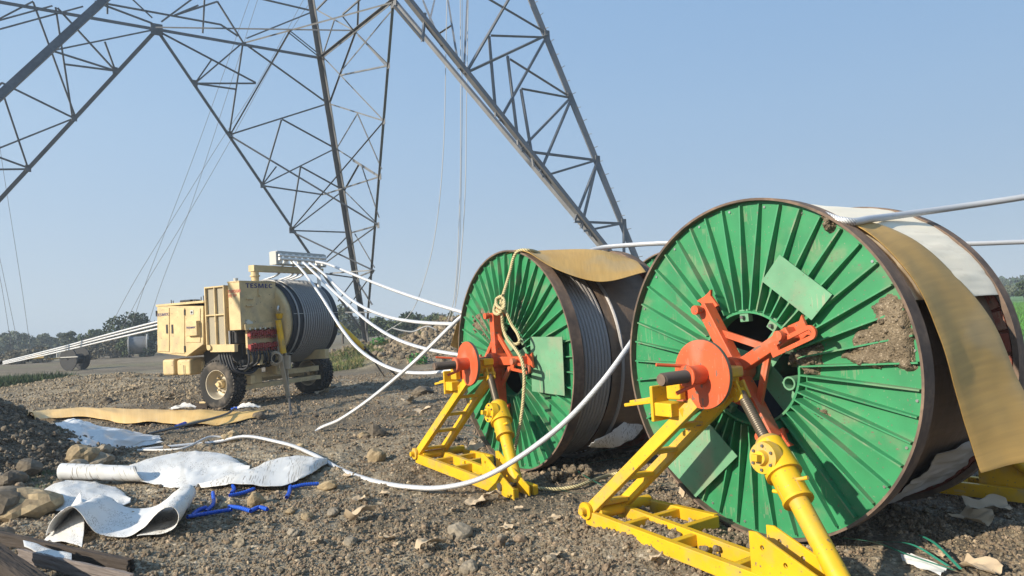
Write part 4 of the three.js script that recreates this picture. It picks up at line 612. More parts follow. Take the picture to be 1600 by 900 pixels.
{
  const t = thing('cable_tensioner', 'beige two-wheeled cable tensioner trailer with cabinets and large bullwheel drum', 'tensioner trailer', MO, MT), B = M.beige;
  const sp = (px, py) => { const q = side(px, py); return [q.z, q.y]; };
  const sidePrism = (poly, d, x0 = 0, bev = 0.008) => { const g = prism(poly.map(([z, y]) => [-z, y]), d, bev); g.rotateY(Math.PI / 2); g.translate(x0, 0, 0); return g; }; // (z, y) outline, depth along +x
  // engine cabinet
  const cab = [sp(246, 478), sp(318, 478), sp(318, 538), sp(292, 557), sp(246, 551)]; const z0 = cab[0][0], z1 = cab[1][0], yt = cab[0][1] - 0.03;
  part('engine_cabinet', sidePrism(cab, 1.9), B, t); part('cabinet_roof', box(1.94, 0.05, z1 - z0 + 0.06, 0.95, yt + 0.035, (z0 + z1) / 2), B, t);
  const inset = (a, b, c, d, x = -0.02) => { const p = [sp(a, b), sp(c, b), sp(c, d), sp(a, d)]; return sidePrism(p, 0.018, x, 0.004); };
  const d1 = part('cabinet_door', inset(247.5, 481, 265.5, 549), B, t), d2 = part('cabinet_door', inset(267, 481, 289.5, 552), B, t);
  for (const [d, x] of [[d1, 262.5], [d2, 271]]) { const q = side(x, 514); part('door_handle', box(0.02, 0.20, 0.055, -0.026, q.y, q.z), M.dark, d); }
  for (const [x, y] of [[289.8, 488], [289.8, 545], [245.8, 490], [245.8, 543]]) { const q = side(x, y); part('hinge', box(0.03, 0.13, 0.03, -0.02, q.y, q.z), M.dark, t); }
  part('side_panel', inset(291.5, 482, 314, 535), B, t); const q1 = side(301.5, 488); const win = part('gauge_window', box(0.03, 0.10, 0.10, -0.02, q1.y, q1.z), M.greyPaint, t); part('gauge', cyl(V(-0.04, q1.y, q1.z), V(-0.034, q1.y, q1.z), 0.025, 0.025, 14), M.black, win);
  { const a = side(296, 502), b = side(314, 524); part('control_flap', box(0.10, a.y - b.y, b.z - a.z, -0.06, (a.y + b.y) / 2, (a.z + b.z) / 2, 0.012), B, t, 'raised flap on the cabinet side'); const c = side(305, 511.5); part('lettering', sideOut(letters('TESMEC', 0.042, 1.35)).translate(-0.112, c.y, c.z), M.navy, t, 'small dark blue lettering TESMEC'); }
  { const c = side(255.5, 491.5); part('lettering', sideOut(letters('TESMEC', 0.062, 1.35)).translate(-0.024, c.y, c.z), M.navy, t, 'dark blue lettering TESMEC on the cabinet door'); }
  { const r = []; for (const [px, h] of [[256, .09], [259, .07], [291, .06], [294, .06], [307, .12], [310, .14], [303, .1]]) { const q = side(px, 478); r.push(cyl(V(0.2, yt + 0.05, q.z), V(0.2, yt + 0.06 + h, q.z), 0.012, 0.012, 6)); } part('roof_studs', r, M.steel, t); const q = side(277, 473); part('roof_cap', [box(0.3, 0.05, 0.34, 0.35, yt + 0.10, q.z, 0.02), box(0.16, 0.06, 0.16, 0.35, yt + 0.07, q.z, 0.01)], M.dark, t); }
  // radiator
  { const a = side(320, 448.5), b = side(354, 540.5), w = b.z - a.z, h = a.y - b.y, yc = (a.y + b.y) / 2, zc = (a.z + b.z) / 2; part('radiator_housing', box(1.5, h, w, 0.80, yc, zc), B, t);
    for (const [fz, fy] of [[0, 0], [1, 0], [0, 1], [1, 1]]) { const g = new THREE.PlaneGeometry(w * 0.455, h * 0.475); g.rotateY(-Math.PI / 2); const uv = g.attributes.uv; for (let i = 0; i < 4; i++) uv.setXY(i, uv.getX(i) * 1.1, uv.getY(i) * 1.6); g.translate(0.038, yc + (fy - 0.5) * h * 0.49, zc + (fz - 0.5) * w * 0.46); part('grille', g, M.mesh, t); }
    const F = []; for (const z of [-0.485, 0, 0.485]) F.push(box(0.07, h, 0.03, 0.015, yc, zc + z * w)); for (const y of [-0.485, 0.02, 0.485]) F.push(box(0.066, 0.032, w, 0.016, yc + y * h, zc)); part('radiator_frame', F, B, t); }
  // valve and control box at the drum end
  const zE = side(377, 516).z; const bA = side(355.5, 441), bx = endF(432, 475, zE).x, bt = 2.665, bb = 1.645, zw = zE - bA.z;
  part('control_box', box(bx, bt - bb, zw, bx / 2, (bt + bb) / 2, zE - zw / 2, 0.012), B, t); part('control_box_lid', box(bx + 0.02, 0.03, zw + 0.02, bx / 2, bt + 0.008, zE - zw / 2, 0.006), B, t);
  { const c = endF(405, 446.5, zE); part('lettering', letters('TESMEC', 0.098, 1.55).translate(c.x, c.y, zE + 0.002), M.navy, t, 'large dark blue lettering TESMEC'); }
  { const a = side(366, 455), b = side(363, 462); part('faded_lettering', sideOut(letters('TURSON', 0.065, 1.05)).translate(-0.004, a.y, a.z), M.redInk, t, 'faded red hand lettering on the box side'); part('faded_lettering', sideOut(letters('TO TP', 0.065, 1.0)).translate(-0.004, b.y, b.z), M.redInk, t, 'faded red hand lettering on the box side'); }
  for (const y of [467.5, 478]) { const c = endF(389, y, zE); part('box_hinge', cyl(V(c.x - 0.09, c.y, zE + 0.02), V(c.x + 0.09, c.y, zE + 0.02), 0.018, 0.018, 8), B, t); }
  { const c = endF(404, 457, zE); part('box_latch', [box(0.04, 0.17, 0.03, c.x, c.y, zE + 0.015), cyl(V(c.x, c.y - 0.07, zE + 0.02), V(c.x, c.y - 0.07, zE + 0.06), 0.02, 0.02, 8)], B, t); const q = endF(386, 504, zE); part('work_lamp', [cyl(V(q.x, q.y, zE), V(q.x, q.y, zE + 0.05), 0.068, 0.06, 18), cyl(V(q.x + 0.1, q.y - 0.01, zE), V(q.x + 0.1, q.y - 0.01, zE + 0.03), 0.035, 0.035, 12)], M.chrome, t); }
  { const a = endF(380, 513, zE), b = endF(430, 507, zE); const g = []; for (let i = 0; i < 6; i++) { const x = a.x + 0.12 + (b.x - a.x - 0.2) * i / 5; g.push(cyl(V(x, a.y - 0.02, zE + 0.03), V(x, a.y - 0.02, zE + 0.075), 0.03, 0.026, 10)); } part('gauge_knobs', g, M.chrome, t); part('control_shelf', bar(V(a.x, a.y + 0.02, zE + 0.05), V(b.x, b.y + 0.01, zE + 0.05), 0.02, 0.12, V(0, 1, 0)), B, t); }
  { const q = endF(378, 438, zE); part('lid_vent', cyl(V(0.10, bt, zE - 0.2), V(0.10, bt + 0.09, zE - 0.2), 0.045, 0.05, 12), M.greyPaint, t); }
  // hydraulic valves and hoses under it
  part('valve_backplate', box(bx * 0.82, 0.52, 0.06, bx * 0.58, 1.38, zE - 0.05), B, t);
  for (const y of [1.545, 1.27]) { const g = []; for (let i = 0; i < 12; i++) { const x = 0.20 + i * (bx - 0.26) / 12; g.push(box(0.055, 0.11, 0.10, x, y + (i % 3) * 0.012, zE + 0.03, 0.01), cyl(V(x, y - 0.06, zE + 0.04), V(x, y - 0.10, zE + 0.05), 0.02, 0.016, 6)); } part('valve_bank', g, M.red, t, 'row of dark red valves'); }
  for (let i = 0; i < 12; i++) { const x = 0.12 + i * 0.085, s = rr(-0.1, 0.1); part('hydraulic_hose', tube([V(x, 1.22, zE + 0.03), V(x + s * 0.5, 1.0, zE + 0.06), V(x + s, 0.82 + rnd() * 0.1, zE - 0.05), V(x + s * 2, 0.85, zE - 0.5)], 0.022, 24, 7), M.black, t); }
  for (let i = 0; i < 5; i++) { const z = zE - 0.75 + i * 0.07; part('hydraulic_hose', tube([V(0.1, 1.35, z), V(0.02 + i * 0.01, 1.05, z + 0.08), V(0.08, 0.78, z + 0.2), V(0.35, 0.72, z + 0.35), V(0.7, 0.9, z + 0.3)], 0.024, 24, 7), M.black, t); }
  part('machinery', [box(1.2, 0.75, 1.2, 0.95, 1.22, zE - 0.95, 0.03), box(0.3, 0.3, 0.35, 0.25, 1.5, zE - 0.42, 0.04), cyl(V(0.2, 1.62, zE - 0.62), V(0.2, 1.25, zE - 0.62), 0.10, 0.10, 16), cyl(V(0.3, 1.0, zE - 0.3), V(0.3, 0.8, zE - 0.3), 0.07, 0.09, 14)], M.dark, t, 'dark engine parts between cabinet and drum');
  { const a = side(334, 544), b = side(372, 545); part('step_bracket', [bar(V(-0.05, a.y, a.z), V(-0.05, b.y + .02, b.z), 0.10, 0.16, V(0, 1, 0)), cyl(V(-0.14, a.y + .02, a.z), V(-.02, a.y + .02, a.z), .06, .06, 12)], B, t); const q = side(357, 525); part('hand_pump', cyl(V(0.03, 1.64, q.z), V(0.03, 1.36, q.z), 0.022, 0.022, 8), M.chrome, t); }
  // chassis, tanks, axle, wheels
  part('chassis_beam', [bar(V(0.55, 0.98, z0 + 0.1), V(0.55, 0.98, zE), 0.14, 0.22, V(0, 1, 0)), bar(V(2.2, 0.98, z0 + 0.1), V(2.2, 0.98, zE + 0.4), 0.14, 0.22, V(0, 1, 0))], B, t);
  for (const [a, b] of [[252.5, 271.5], [275, 297]]) { const p = side(a, 562), q = side(b, 586.5); part('fuel_tank', box(0.55, p.y - q.y, q.z - p.z, 0.28, (p.y + q.y) / 2, (p.z + q.z) / 2, 0.05), B, t); }
  { const p = side(303, 590), q = side(306, 612); part('prop_leg', [bar(V(0.35, 1.0, p.z - 0.1), V(0.35, 0.12, q.z), 0.10, 0.10), box(0.3, 0.04, 0.3, 0.35, 0.10, q.z)], B, t); part('prop_block', [box(0.36, 0.12, 0.42, 0.32, 0.02, q.z - 0.05)], M.wood, t); part('earth_rod', cyl(V(-0.02, 0.95, side(289, 590).z), V(-0.02, 0.05, side(289, 590).z), 0.008, 0.008, 6), M.steel, t); }
  const ax = endF(477, 590, 0.1).x;
  part('axle_beam', [bar(V(0.45, 0.62, 0.42), V(2.75, 0.62, 0.42), 0.16, 0.12, V(0, 1, 0)), bar(V(0.35, 0.40, 0.44), V(2.75, 0.40, 0.44), 0.20, 0.10, V(0, 1, 0)), bar(V(0.45, 0.52, 0.0), V(2.7, 0.52, 0.0), 0.14, 0.14, V(0, 1, 0))], M.beige, t, 'dusty beige axle beams');
  part('axle_bracket', [box(0.5, 0.42, 0.45, 0.60, 0.66, 0.30, 0.02), box(0.12, 0.2, 0.25, 0.44, 0.56, 0.55, 0.02)], B, t);
  function wheel(x, z, r) {
    const y = r - 0.015, prof = [[r * 0.60, -0.17], [r * 0.66, -0.19], [r * 0.86, -0.205], [r * 0.955, -0.185], [r * 0.985, -0.15], [r * 0.985, 0.15], [r * 0.955, 0.185], [r * 0.86, 0.205], [r * 0.66, 0.19], [r * 0.60, 0.17]];
    const lat = (p, s = 56) => { const g = new THREE.LatheGeometry(p.map(q => new THREE.Vector2(...q)), s); g.rotateZ(-Math.PI / 2); return mk(g); };
    const tread = []; for (let i = 0; i < 44; i++) for (const [o, w, s] of [[-0.14, 0.085, 0], [-0.047, 0.075, 0.5], [0.047, 0.075, 0], [0.14, 0.085, 0.5]]) { const b = new THREE.BoxGeometry(w, 0.030, r * 0.100); b.rotateY(o > 0 ? 0.35 : -0.35); b.translate(o, r * 0.99, 0); b.rotateX((i + s) / 44 * 6.283); tread.push(mk(b)); }
    const wt = part('wheel', [lat(prof), ...tread].map(g => g.translate(x, y, z)), M.rubber, t, 'dusty black tyre with block tread');
    part('rim', [lat([[r * 0.60, -0.165], [r * 0.615, -0.18], [r * 0.58, -0.17], [r * 0.53, -0.05], [r * 0.50, 0.02], [r * 0.24, 0.045], [r * 0.22, -0.03]]).translate(x, y, z)], M.rimMetal, wt);
    const hub = [cyl(V(x + 0.04, y, z), V(x - 0.10, y, z), r * 0.2, r * 0.16, 20), cyl(V(x - 0.10, y, z), V(x - 0.15, y, z), r * 0.11, r * 0.09, 16)]; for (let i = 0; i < 8; i++) { const a = i * 0.785; hub.push(cyl(V(x + 0.02, y + r * 0.36 * Math.sin(a), z + r * 0.36 * Math.cos(a)), V(x - 0.03, y + r * 0.36 * Math.sin(a), z + r * 0.36 * Math.cos(a)), 0.02, 0.02, 6)); } part('wheel_hub', hub, B, wt);
  }
  wheel(0.20, 0.02, 0.515); wheel(3.05, 0.02, 0.515);
  // bullwheel drum
  const bz = 0.27, by = 1.80, br = 0.95;
  const lat2 = (p, s = 64) => { const g = new THREE.LatheGeometry(p.map(q => new THREE.Vector2(...q)), s); g.rotateZ(-Math.PI / 2); return mk(g).translate(0, by, bz); };
  const bw = part('bullwheel', lat2([[br - 0.03, 1.16], [br, 1.18], [br, 2.70], [br - 0.03, 2.72], [0.01, 2.72]]), M.black, t, 'black lined bullwheel drum');
  part('bullwheel_flange', lat2([[0.01, 1.02], [br - 0.10, 1.02], [br - 0.02, 1.07], [br - 0.02, 1.155], [0.01, 1.155]]), B, bw, 'beige side plate of the bullwheel');
  const seams = []; for (let i = 0; i < 6; i++) { const a = 0.15 + i * 1.047; seams.push(box(1.50, 0.012, 0.02, 1.94, by + (br + 0.002) * Math.sin(a), bz + (br + 0.002) * Math.cos(a), 0)); } part('lining_seams', seams, M.greyPaint, bw);
  part('drum_bearing_plate', [box(0.10, 1.5, 0.35, 1.10, 1.35, zE - 0.25, 0.02)], B, t);
  { const q = endF(437, 470, zE); part('warning_patch', box(0.10, 0.22, 0.015, 1.10, 2.22, zE - 0.065), M.red, t); }
  // fairlead
  const zF = zE + 0.02, post = endF(409, 430, zF), L = endF(433, 412, zF), Rr = endF(506, 418, zF), yb = 2.98;
  part('fairlead_post', [cyl(V(post.x, bt, zF - 0.2), V(post.x, 2.93, zF - 0.2), 0.085, 0.085, 18), cyl(V(post.x, 2.80, zF - 0.2), V(post.x, 2.83, zF - 0.2), 0.11, 0.11, 18)], B, t);
  part('fairlead_beam', [bar(V(post.x - 0.1, yb, zF - 0.2), V(Rr.x + 0.12, yb, zF - 0.2), 0.17, 0.14, V(0, 1, 0))], B, t);
  const fy0 = yb + 0.11, fy1 = yb + 0.37, fx0 = L.x + 0.02, fx1 = Rr.x + 0.05;
  part('roller_frame', [box(fx1 - fx0, 0.03, 0.20, (fx0 + fx1) / 2, fy0, zF - 0.1), box(fx1 - fx0, 0.07, 0.20, (fx0 + fx1) / 2, fy1, zF - 0.1), box(0.05, 0.3, 0.2, fx0 - 0.02, (fy0 + fy1) / 2, zF - 0.1), box(0.05, 0.3, 0.2, fx1 + 0.02, (fy0 + fy1) / 2, zF - 0.1)], M.greyPaint, t);
  for (let i = 0; i < 8; i++) { const x = fx0 + 0.09 + i * (fx1 - fx0 - 0.14) / 7; part('roller', [cyl(V(x, fy0 + 0.01, zF - 0.02), V(x, fy1 - 0.02, zF - 0.02), 0.05, 0.05, 14), cyl(V(x, fy0 + 0.09, zF - 0.02), V(x, fy0 + 0.115, zF - 0.02), 0.062, 0.062, 14)], M.roller, t); }
  part('roller_bar', [cyl(V(fx0, fy0 + 0.11, zF + 0.04), V(fx1, fy0 + 0.11, zF + 0.04), 0.035, 0.035, 12), cyl(V(fx0, fy1 - 0.07, zF + 0.04), V(fx1, fy1 - 0.07, zF + 0.04), 0.025, 0.025, 12)], M.roller, t);
  part('white_rod', cyl(V(fx1 - 0.25, 2.55, zF), V(fx1 - 0.25, yb, zF), 0.045, 0.045, 10), M.roller, t);
  const C = []; for (let i = 0; i < 15; i++) { const x = 1.32 + (i ? 0.12 + i * 0.074 : 0); const g = new THREE.TorusGeometry(br + 0.014, 0.022, 8, 110); const uv = g.attributes.uv; for (let j = 0; j < uv.count; j++) uv.setXY(j, uv.getX(j) * 50, uv.getY(j)); g.rotateY(Math.PI / 2); C.push(g.translate(x, by, bz)); }
  const cm = solo('conductor_coil', merge(C), M.coilAlu, 'bright conductor turns wound on the black bullwheel of the tensioner', 'conductor coil'); cm.position.copy(MO); cm.rotation.y = MT;
  for (let i = 0; i < 4; i++) { const x = 1.36 + [0, .45, .62, .8][i]; solo('conductor', tube([mW(x, by + br + 0.02, bz - 0.1), mW(x + 0.05, by + br + 0.15, bz + 0.35), mW(fx0 + 0.28 + i * 0.25, fy0 + 0.1, zF - 0.05)], 0.024, 24, 7), M.alu, ['first', 'second', 'third', 'rightmost'][i] + ' short conductor length rising from the bullwheel to the roller head, counted from the left', 'conductor'); }
  // conductors from the roller head to the drums
  const run = (px, d0, d1, label, r = 0.026) => solo('conductor', tube(px.map((q, i) => { let s = 0; const acc = [0]; for (let k = 1; k < px.length; k++) acc.push(s += Math.hypot(px[k][0] - px[k - 1][0], px[k][1] - px[k - 1][1])); return at(q[0], q[1], 1 / (1 / d0 + (1 / d1 - 1 / d0) * acc[i] / s)); }), r, 90, 9), M.alu, label, 'conductor', null);
  run([[494, 409], [510, 412], [560, 432], [620, 455], [680, 475], [720, 487], [745, 494]], 16.3, 9.3, 'topmost silver conductor running from the roller head to the middle drum');
  run([[484, 411], [505, 427], [545, 465], [570, 481], [610, 496], [650, 503], [700, 506], [740, 505]], 16.2, 9.3, 'second silver conductor from the top, sagging level into the middle drum');
  run([[474, 410], [495, 430], [540, 472], [580, 506], [620, 530], [665, 545], [715, 554], [745, 557]], 16.0, 9.3, 'third silver conductor from the top, ending behind the orange disc of the middle drum');
  run([[459, 409], [472, 422], [500, 460], [535, 515], [560, 545], [590, 566], [625, 580], [660, 583], [690, 581], [725, 573]], 15.7, 9.3, 'lowest silver conductor sagging from the roller head nearly to the ground');
  for (const [y, y1, l] of [[503, 565, 'uppermost of the three silver conductors running off to the left'], [508, 567, 'middle of the three silver conductors running off to the left'], [514, 569, 'lowest of the three silver conductors running off to the left']]) run([[262, y - 4], [244, y], [170, y + (y1 - y) * 0.31], [90, y + (y1 - y) * 0.66], [5, y1]], 19, 33, l, 0.027);
  // tie-down hoists
  const hp = (px, py) => mW(...endF(px, py, zE + 0.12).toArray()); const h = thing('lever_hoist', 'yellow tie-down hoist with hook and dirty webbing in front of the tensioner drum', 'tie-down');
  part('hook', [tube([hp(435, 478), hp(434, 484), hp(437, 489), hp(441, 486), hp(440, 479)], 0.03, 20, 8)], M.chrome, h); part('hook_block', [cyl(hp(437, 490), hp(437.5, 498), 0.10, 0.06, 14)], M.yellow, h);
  part('hoist_body', cyl(hp(438, 500).add(V(0,0,.15)), hp(446, 551).add(V(0,0,.15)), 0.065, 0.068, 16), M.yellow, h); part('webbing', [bar(hp(434, 500), hp(439, 566), 0.14, 0.02), bar(hp(439, 564), hp(451, 622), 0.11, 0.03), bar(hp(447, 560), hp(452, 634), 0.06, 0.03), cyl(hp(446, 551), hp(448, 572), 0.03, 0.03, 8), box(0.22, 0.3, 0.1).applyMatrix4(new THREE.Matrix4().setPosition(hp(446, 566)))], M.webbing, h); part('anchor_rod', cyl(hp(452, 620), onG(455, 655, -0.1), 0.02, 0.03, 8), M.steel, h);
  part('wire_bundle', [0, 1, 2].map(i => { const g = new THREE.TorusGeometry(0.15 - i * 0.02, 0.012, 6, 30); g.translate(0.02 * i, 0, 0.02 * i); return mk(g).applyMatrix4(new THREE.Matrix4().setPosition(hp(430, 560))); }), M.webbing, h);
  const hb = thing('lever_hoist', 'long yellow tie-down hoist slanting to the ground right of the tensioner drum', 'tie-down'); const e0 = at(528, 506, 17.5), e1 = at(570, 545, 17.3), e2 = onG(628, 594); part('hoist_body', cyl(e0, e1, 0.07, 0.055, 14), M.yellow, hb); part('chain', [cyl(e1, e2, 0.03, 0.022, 7), cyl(e1.clone().add(V(.02, .05, .1)), e2.clone().add(V(-.5, 0.12, 0)), 0.025, 0.018, 7)], M.thread, hb); part('hoist_end', cyl(e1, e1.clone().lerp(e2, 0.1), 0.04, 0.03, 8), M.dark, hb);
  // loose cables
  solo('conductor', tube([at(740, 480, 9.2), at(715, 500, 9.15), at(650, 563, 9.5), at(580, 622, 10.3), at(530, 656, 10.9), onG(497, 672, 0.0), onG(488, 676, -0.06)], 0.026, 60, 9), M.alu, 'cut silver conductor slanting from the middle drum down to the soil', 'conductor');
  solo('conductor', tube([at(1000, 515, 6.5), at(983, 540, 6.35), at(940, 598, 6.2), at(880, 662, 6.2), at(800, 722, 6.35), at(745, 750, 6.5), at(690, 762, 6.7), at(640, 761, 7.0), at(590, 753, 7.5), at(540, 737, 8.1), onG(490, 716, 0.04), onG(435, 696, 0.03), onG(380, 689, 0.05), onG(340, 694, 0.03), onG(290, 699, 0.03), onG(222, 705, 0.02)], 0.024, 160, 9), M.alu, 'long silver conductor looping along the ground in front of the middle drum', 'conductor');
  solo('conductor', tube([onG(360, 691, 0.04), onG(330, 693, 0.08), onG(285, 703, 0.02), onG(215, 704, 0.0)], 0.016, 30, 7), M.white, 'short white pipe lying beside the conductor end near the white sheets', 'pipe');
  const onTop = (px, py) => { let d = 5.6; for (; d > 4; d -= 0.01) { const l = toLocal(0, at(px, py, d)); if (Math.hypot(l.x, l.y - CY) > 1.165) break; } let e = 7; for (; e > d; e -= 0.01) { const l = toLocal(0, at(px, py, e)); if (Math.hypot(l.x, l.y - CY) < 1.165) break; } return at(px, py, e > d + 0.02 ? d : 5.15); }; // just above the sheet on the drum
  const D0 = (a, z, r = 1.14) => toWorld(0, r * Math.cos(a), CY + r * Math.sin(a), z);
  solo('conductor', tube([D0(1.9, -0.25, 1.06), D0(1.55, -0.35, 1.14), onTop(1322, 346), onTop(1360, 342), onTop(1400, 337), at(1500, 323, 5.4), at(1600, 308, 5.5), at(1800, 274, 5.8)], 0.024, 50, 9), M.alu, 'silver conductor leaving the top of the near drum towards the upper right', 'conductor');
  solo('conductor', tube([at(915, 396, 8.2), at(935, 388, 8.3), at(985, 383, 8.3), at(1040, 380, 8.2), at(1300, 383, 8.1), at(1510, 381, 8.0), at(1600, 378, 8.0), at(1800, 373, 8.0)], 0.027, 50, 9), M.alu, 'silver conductor from the top of the middle drum passing behind the near drum', 'conductor');
}
// ---------------------------------------------------------------- far drums and debris
{ const p = at(118, 577, 45).setY(0); const t = thing('cable_reel', 'empty black cable reel lying upright in the open ground at far left', 'cable reel', p, 0.5); const r = 0.70; for (const z of [-0.45, 0.45]) part('flange', ringGeo(0.05, r, z - 0.03, z + 0.03, 40).translate(0, r - 0.04, 0), M.drumBlack, t); part('barrel', ringGeo(0.2, 0.3, -0.45, 0.45, 30).translate(0, r - .04, 0), M.drumBlack, t); part('frame', [bar(V(-0.9, 0.8, 0.55), V(0.9, 0.8, 0.55), 0.06, 0.06), bar(V(-0.8, 0.8, .55), V(-0.8, 1.4, 0.55), .06, .06)], M.concrete, t); t.rotation.y = -0.35;
  const q = at(217, 557, 72).setY(0); const w = thing('wire_reel', 'grey steel wire reel standing between bushes left of the cabinet', 'wire reel', q, 1.2); part('barrel', ringGeo(0.4, 0.85, -0.75, 0.75, 40).translate(0, 1.1, 0), M.galv, w, 'grey wire wound on the reel'); for (const z of [-0.8, 0.8]) part('flange', ringGeo(0.3, 1.05, z - 0.05, z + 0.05, 40).translate(0, 1.1, 0), M.concrete, w); part('feet', [box(2, 0.2, 0.15, 0, 0.05, -0.8), box(2, 0.2, 0.15, 0, 0.05, 0.8)], M.wood, w); w.rotation.y = -1.2;
  const d = at(26, 570, 34).setY(0.75); const s = thing('scrap_pile', 'low pile of tan boards and scrap where the left conductors end', 'scrap pile', d); for (let i = 0; i < 7; i++) part('board', box(rr(.6, 1.6), 0.05, rr(.2, .4)).applyMatrix4(new THREE.Matrix4().makeRotationY(rr(0, 3)).multiply(new THREE.Matrix4().makeRotationX(rr(-.5, .5))).setPosition(rr(-1, 1.5), 0.15 + i * .05, rr(-.5, .5))), i % 2 ? M.board : M.wood, s);
}
// ---------------------------------------------------------------- sheets, planks, stones and scraps on the ground
{
  const lay = (px, lift = 0.03) => px.map(q => onG(q[0], q[1], q[2] ?? lift)), midrow = (a, b, up = 0.02) => a.map((p, i) => p.clone().lerp(b[i], 0.5).add(V(0, up, 0)));
  { const far = lay([[42, 654], [75, 645], [115, 641], [160, 643], [205, 645], [260, 646], [310, 648], [360, 651], [416, 651]], 0.06), near = lay([[56, 661], [80, 659], [120, 657, .08], [165, 661], [205, 665, .03], [260, 666], [300, 668, .05], [340, 667, .03], [400, 656, .03]], 0.05);
    solo('tan_ground_sheet', sheet([far, midrow(far, near, .05), near], 0.012, 70, 10, (q, u, v) => { q.y += (fbm(u * 9, v * 3, 3, 701) - 0.45) * 0.10; }), std({ map: T.board, color: rgb(1.45, 1.55, 2.0), roughness: 0.55 }), 'long tan board sheet lying on the ground in front of the tensioner', 'ground sheet'); }
  { const f = [[74, 670, 11.6], [92, 663, 11.5], [118, 658, 11.4], [150, 668, 11.3], [195, 674, 11.3], [235, 683, 11.4], [252, 691, 11.5]].map(q => at(...q)), n = lay([[92, 680, .0], [105, 690, .0], [125, 699, .0], [150, 704, .0], [185, 704, .0], [220, 699, .0], [251, 692, .0]]);
    solo('plastic_film', sheet([f, midrow(f, n, .10), n], 0.003, 60, 24, (q, u, v) => { q.y += (fbm(u * 9, v * 7, 4, 711) - 0.45) * 0.15 * Math.sin(Math.PI * clamp(u * .9 + .1)) ; q.x += (fbm(u * 7, v * 9, 3, 713) - .5) * .12; }), M.film, 'crumpled translucent white plastic film on the ground beside the spoil heap', 'plastic film'); }
  { const p = onG(418, 641); for (const [a, b, l, i] of [[286, 648, 'small white plastic scrap on the far edge of the tan sheet, left of the wheel', 0], [386, 648, 'small white plastic scrap at the right end of the tan sheet', 1]]) { const q = onG(a, b, 0.12); solo('plastic_scrap', sheet([[V(-.28, 0, -.1), V(0, .07, -.12), V(.25, 0, -.1)], [V(-.25, 0, .12), V(0, .02, .14), V(.28, 0, .1)]].map(r => r.map(v => v.add(q))), .003, 16, 8, (v, u, w) => { v.y += (fbm(u * 5 + i, w * 5, 3, 720) - .4) * .12; }), M.white, l, 'plastic scrap'); } }
  // white vinyl sheets, lower left
  const vinyl = (name, rows, label, nu = 80, nv = 20, fn = null) => solo(name, sheet(rows, 0.006, nu, nv, (q, u, v) => { if (fn) fn(q, u, v); const w = Math.abs(fbm(q.x * 3.3 + 4, q.z * 3.3 + q.y * 2, 2, 790) - .5) * 2; q.y += (0.25 - Math.min(w, .25)) * .045 + (fbm(q.x * 11, q.z * 11, 2, 795) - .5) * .006; }), M.white, label, 'white sheet');
  { // rolled tube that opens into a flat sheet
    const a = onG(97, 752, 0.10), b = onG(238, 756, 0.10), d = b.clone().sub(a).normalize(), n = V(0, 1, 0).cross(d).normalize(), r = 0.088, rows = [];
    for (let j = 0; j <= 16; j++) { const th = -2.2 + j / 16 * 6.9; rows.push([0, 0.35, 0.7, 1].map(f => a.clone().lerp(b, f * (0.78 + 0.22 * sstep(0, 6, th))).addScaledVector(n, Math.cos(th) * r * (1 + f * .10)).add(V(0, Math.sin(th) * r * (1 - 0.1 * f) , 0)))); }
    vinyl('rolled_sheet', rows, 'rolled-up white vinyl sheet, tube end at the stones', 24, 40);
    const f = lay([[196, 738, .05], [240, 728, .10], [290, 719, .10], [345, 719, .07], [392, 738, .02]]), nr = lay([[205, 757, .06], [240, 761, .03], [290, 766, .02], [330, 757, .03], [390, 740, .03]]);
    vinyl('white_ground_sheet', [f, midrow(f, nr, .05), nr], 'large flat white sheet running right from the white roll');
    const f2 = lay([[305, 767, .02], [390, 741, .05], [440, 724, .06], [480, 722, .06], [512, 724, .03]]), n2 = lay([[315, 768, .03], [375, 768, .05], [430, 771, .06], [470, 757, .05], [511, 729, .03]]);
    vinyl('white_ground_sheet', [f2, midrow(f2, n2, .04), n2], 'white sheet lying over blue tubes, rightmost of the white sheets');
    const f3 = lay([[62, 775, .03], [95, 761, .05], [130, 760, .05], [175, 768, .05], [205, 786, .02]]), n3 = lay([[70, 797, .03], [100, 806, .02], [135, 806, .02], [170, 802, .02], [204, 790, .02]]);
    vinyl('white_ground_sheet', [f3, midrow(f3, n3, .03), n3], 'bluish speckled white sheet between the roll and the curled sheet');
    const f4 = lay([[185, 742, .02], [215, 733, .05], [228, 737, .02]]), n4 = lay([[180, 748, .02], [210, 745, .03], [225, 745, .02]]); vinyl('white_ground_sheet', [f4, n4], 'small corner of white sheet showing behind the white roll', 20, 6);
  }
  { // curled sheet: an S-shaped profile carried along its axis
    const o = onG(120, 846, 0.0), ex = onG(250, 846, 0).sub(o).setY(0).normalize(), e2 = onG(170, 800, 0).sub(onG(120, 846, 0)).setY(0).normalize(), s = 0.0057;
    const prof = [[-50, 4], [-40, 30], [-22, 48], [-6, 54], [8, 44], [22, 22], [36, 7], [60, 2], [88, 6], [108, 20], [126, 40], [142, 52], [156, 50], [162, 36], [156, 18], [140, 8], [118, 6], [96, 3]];
    const rows = [0, 0.25, 0.5, 0.75, 1].map(f => prof.map(([x, y], i) => { const k = i / (prof.length - 1), L = (0.80 + 0.38 * k) * f; return o.clone().addScaledVector(ex, x * s * (1 - 0.05 * f)).addScaledVector(e2, L).add(V(0, y * s * (1 - 0.18 * f * (k < 0.3 ? 2 : 1)) * 0.78 + 0.012, 0)); }));
    vinyl('curled_sheet', rows, 'curled white vinyl sheet with a rolled right end, nearest of the white sheets', 110, 16, (q, u, v) => { q.y += (fbm(u * 6, v * 4, 3, 730) - .5) * .03; });
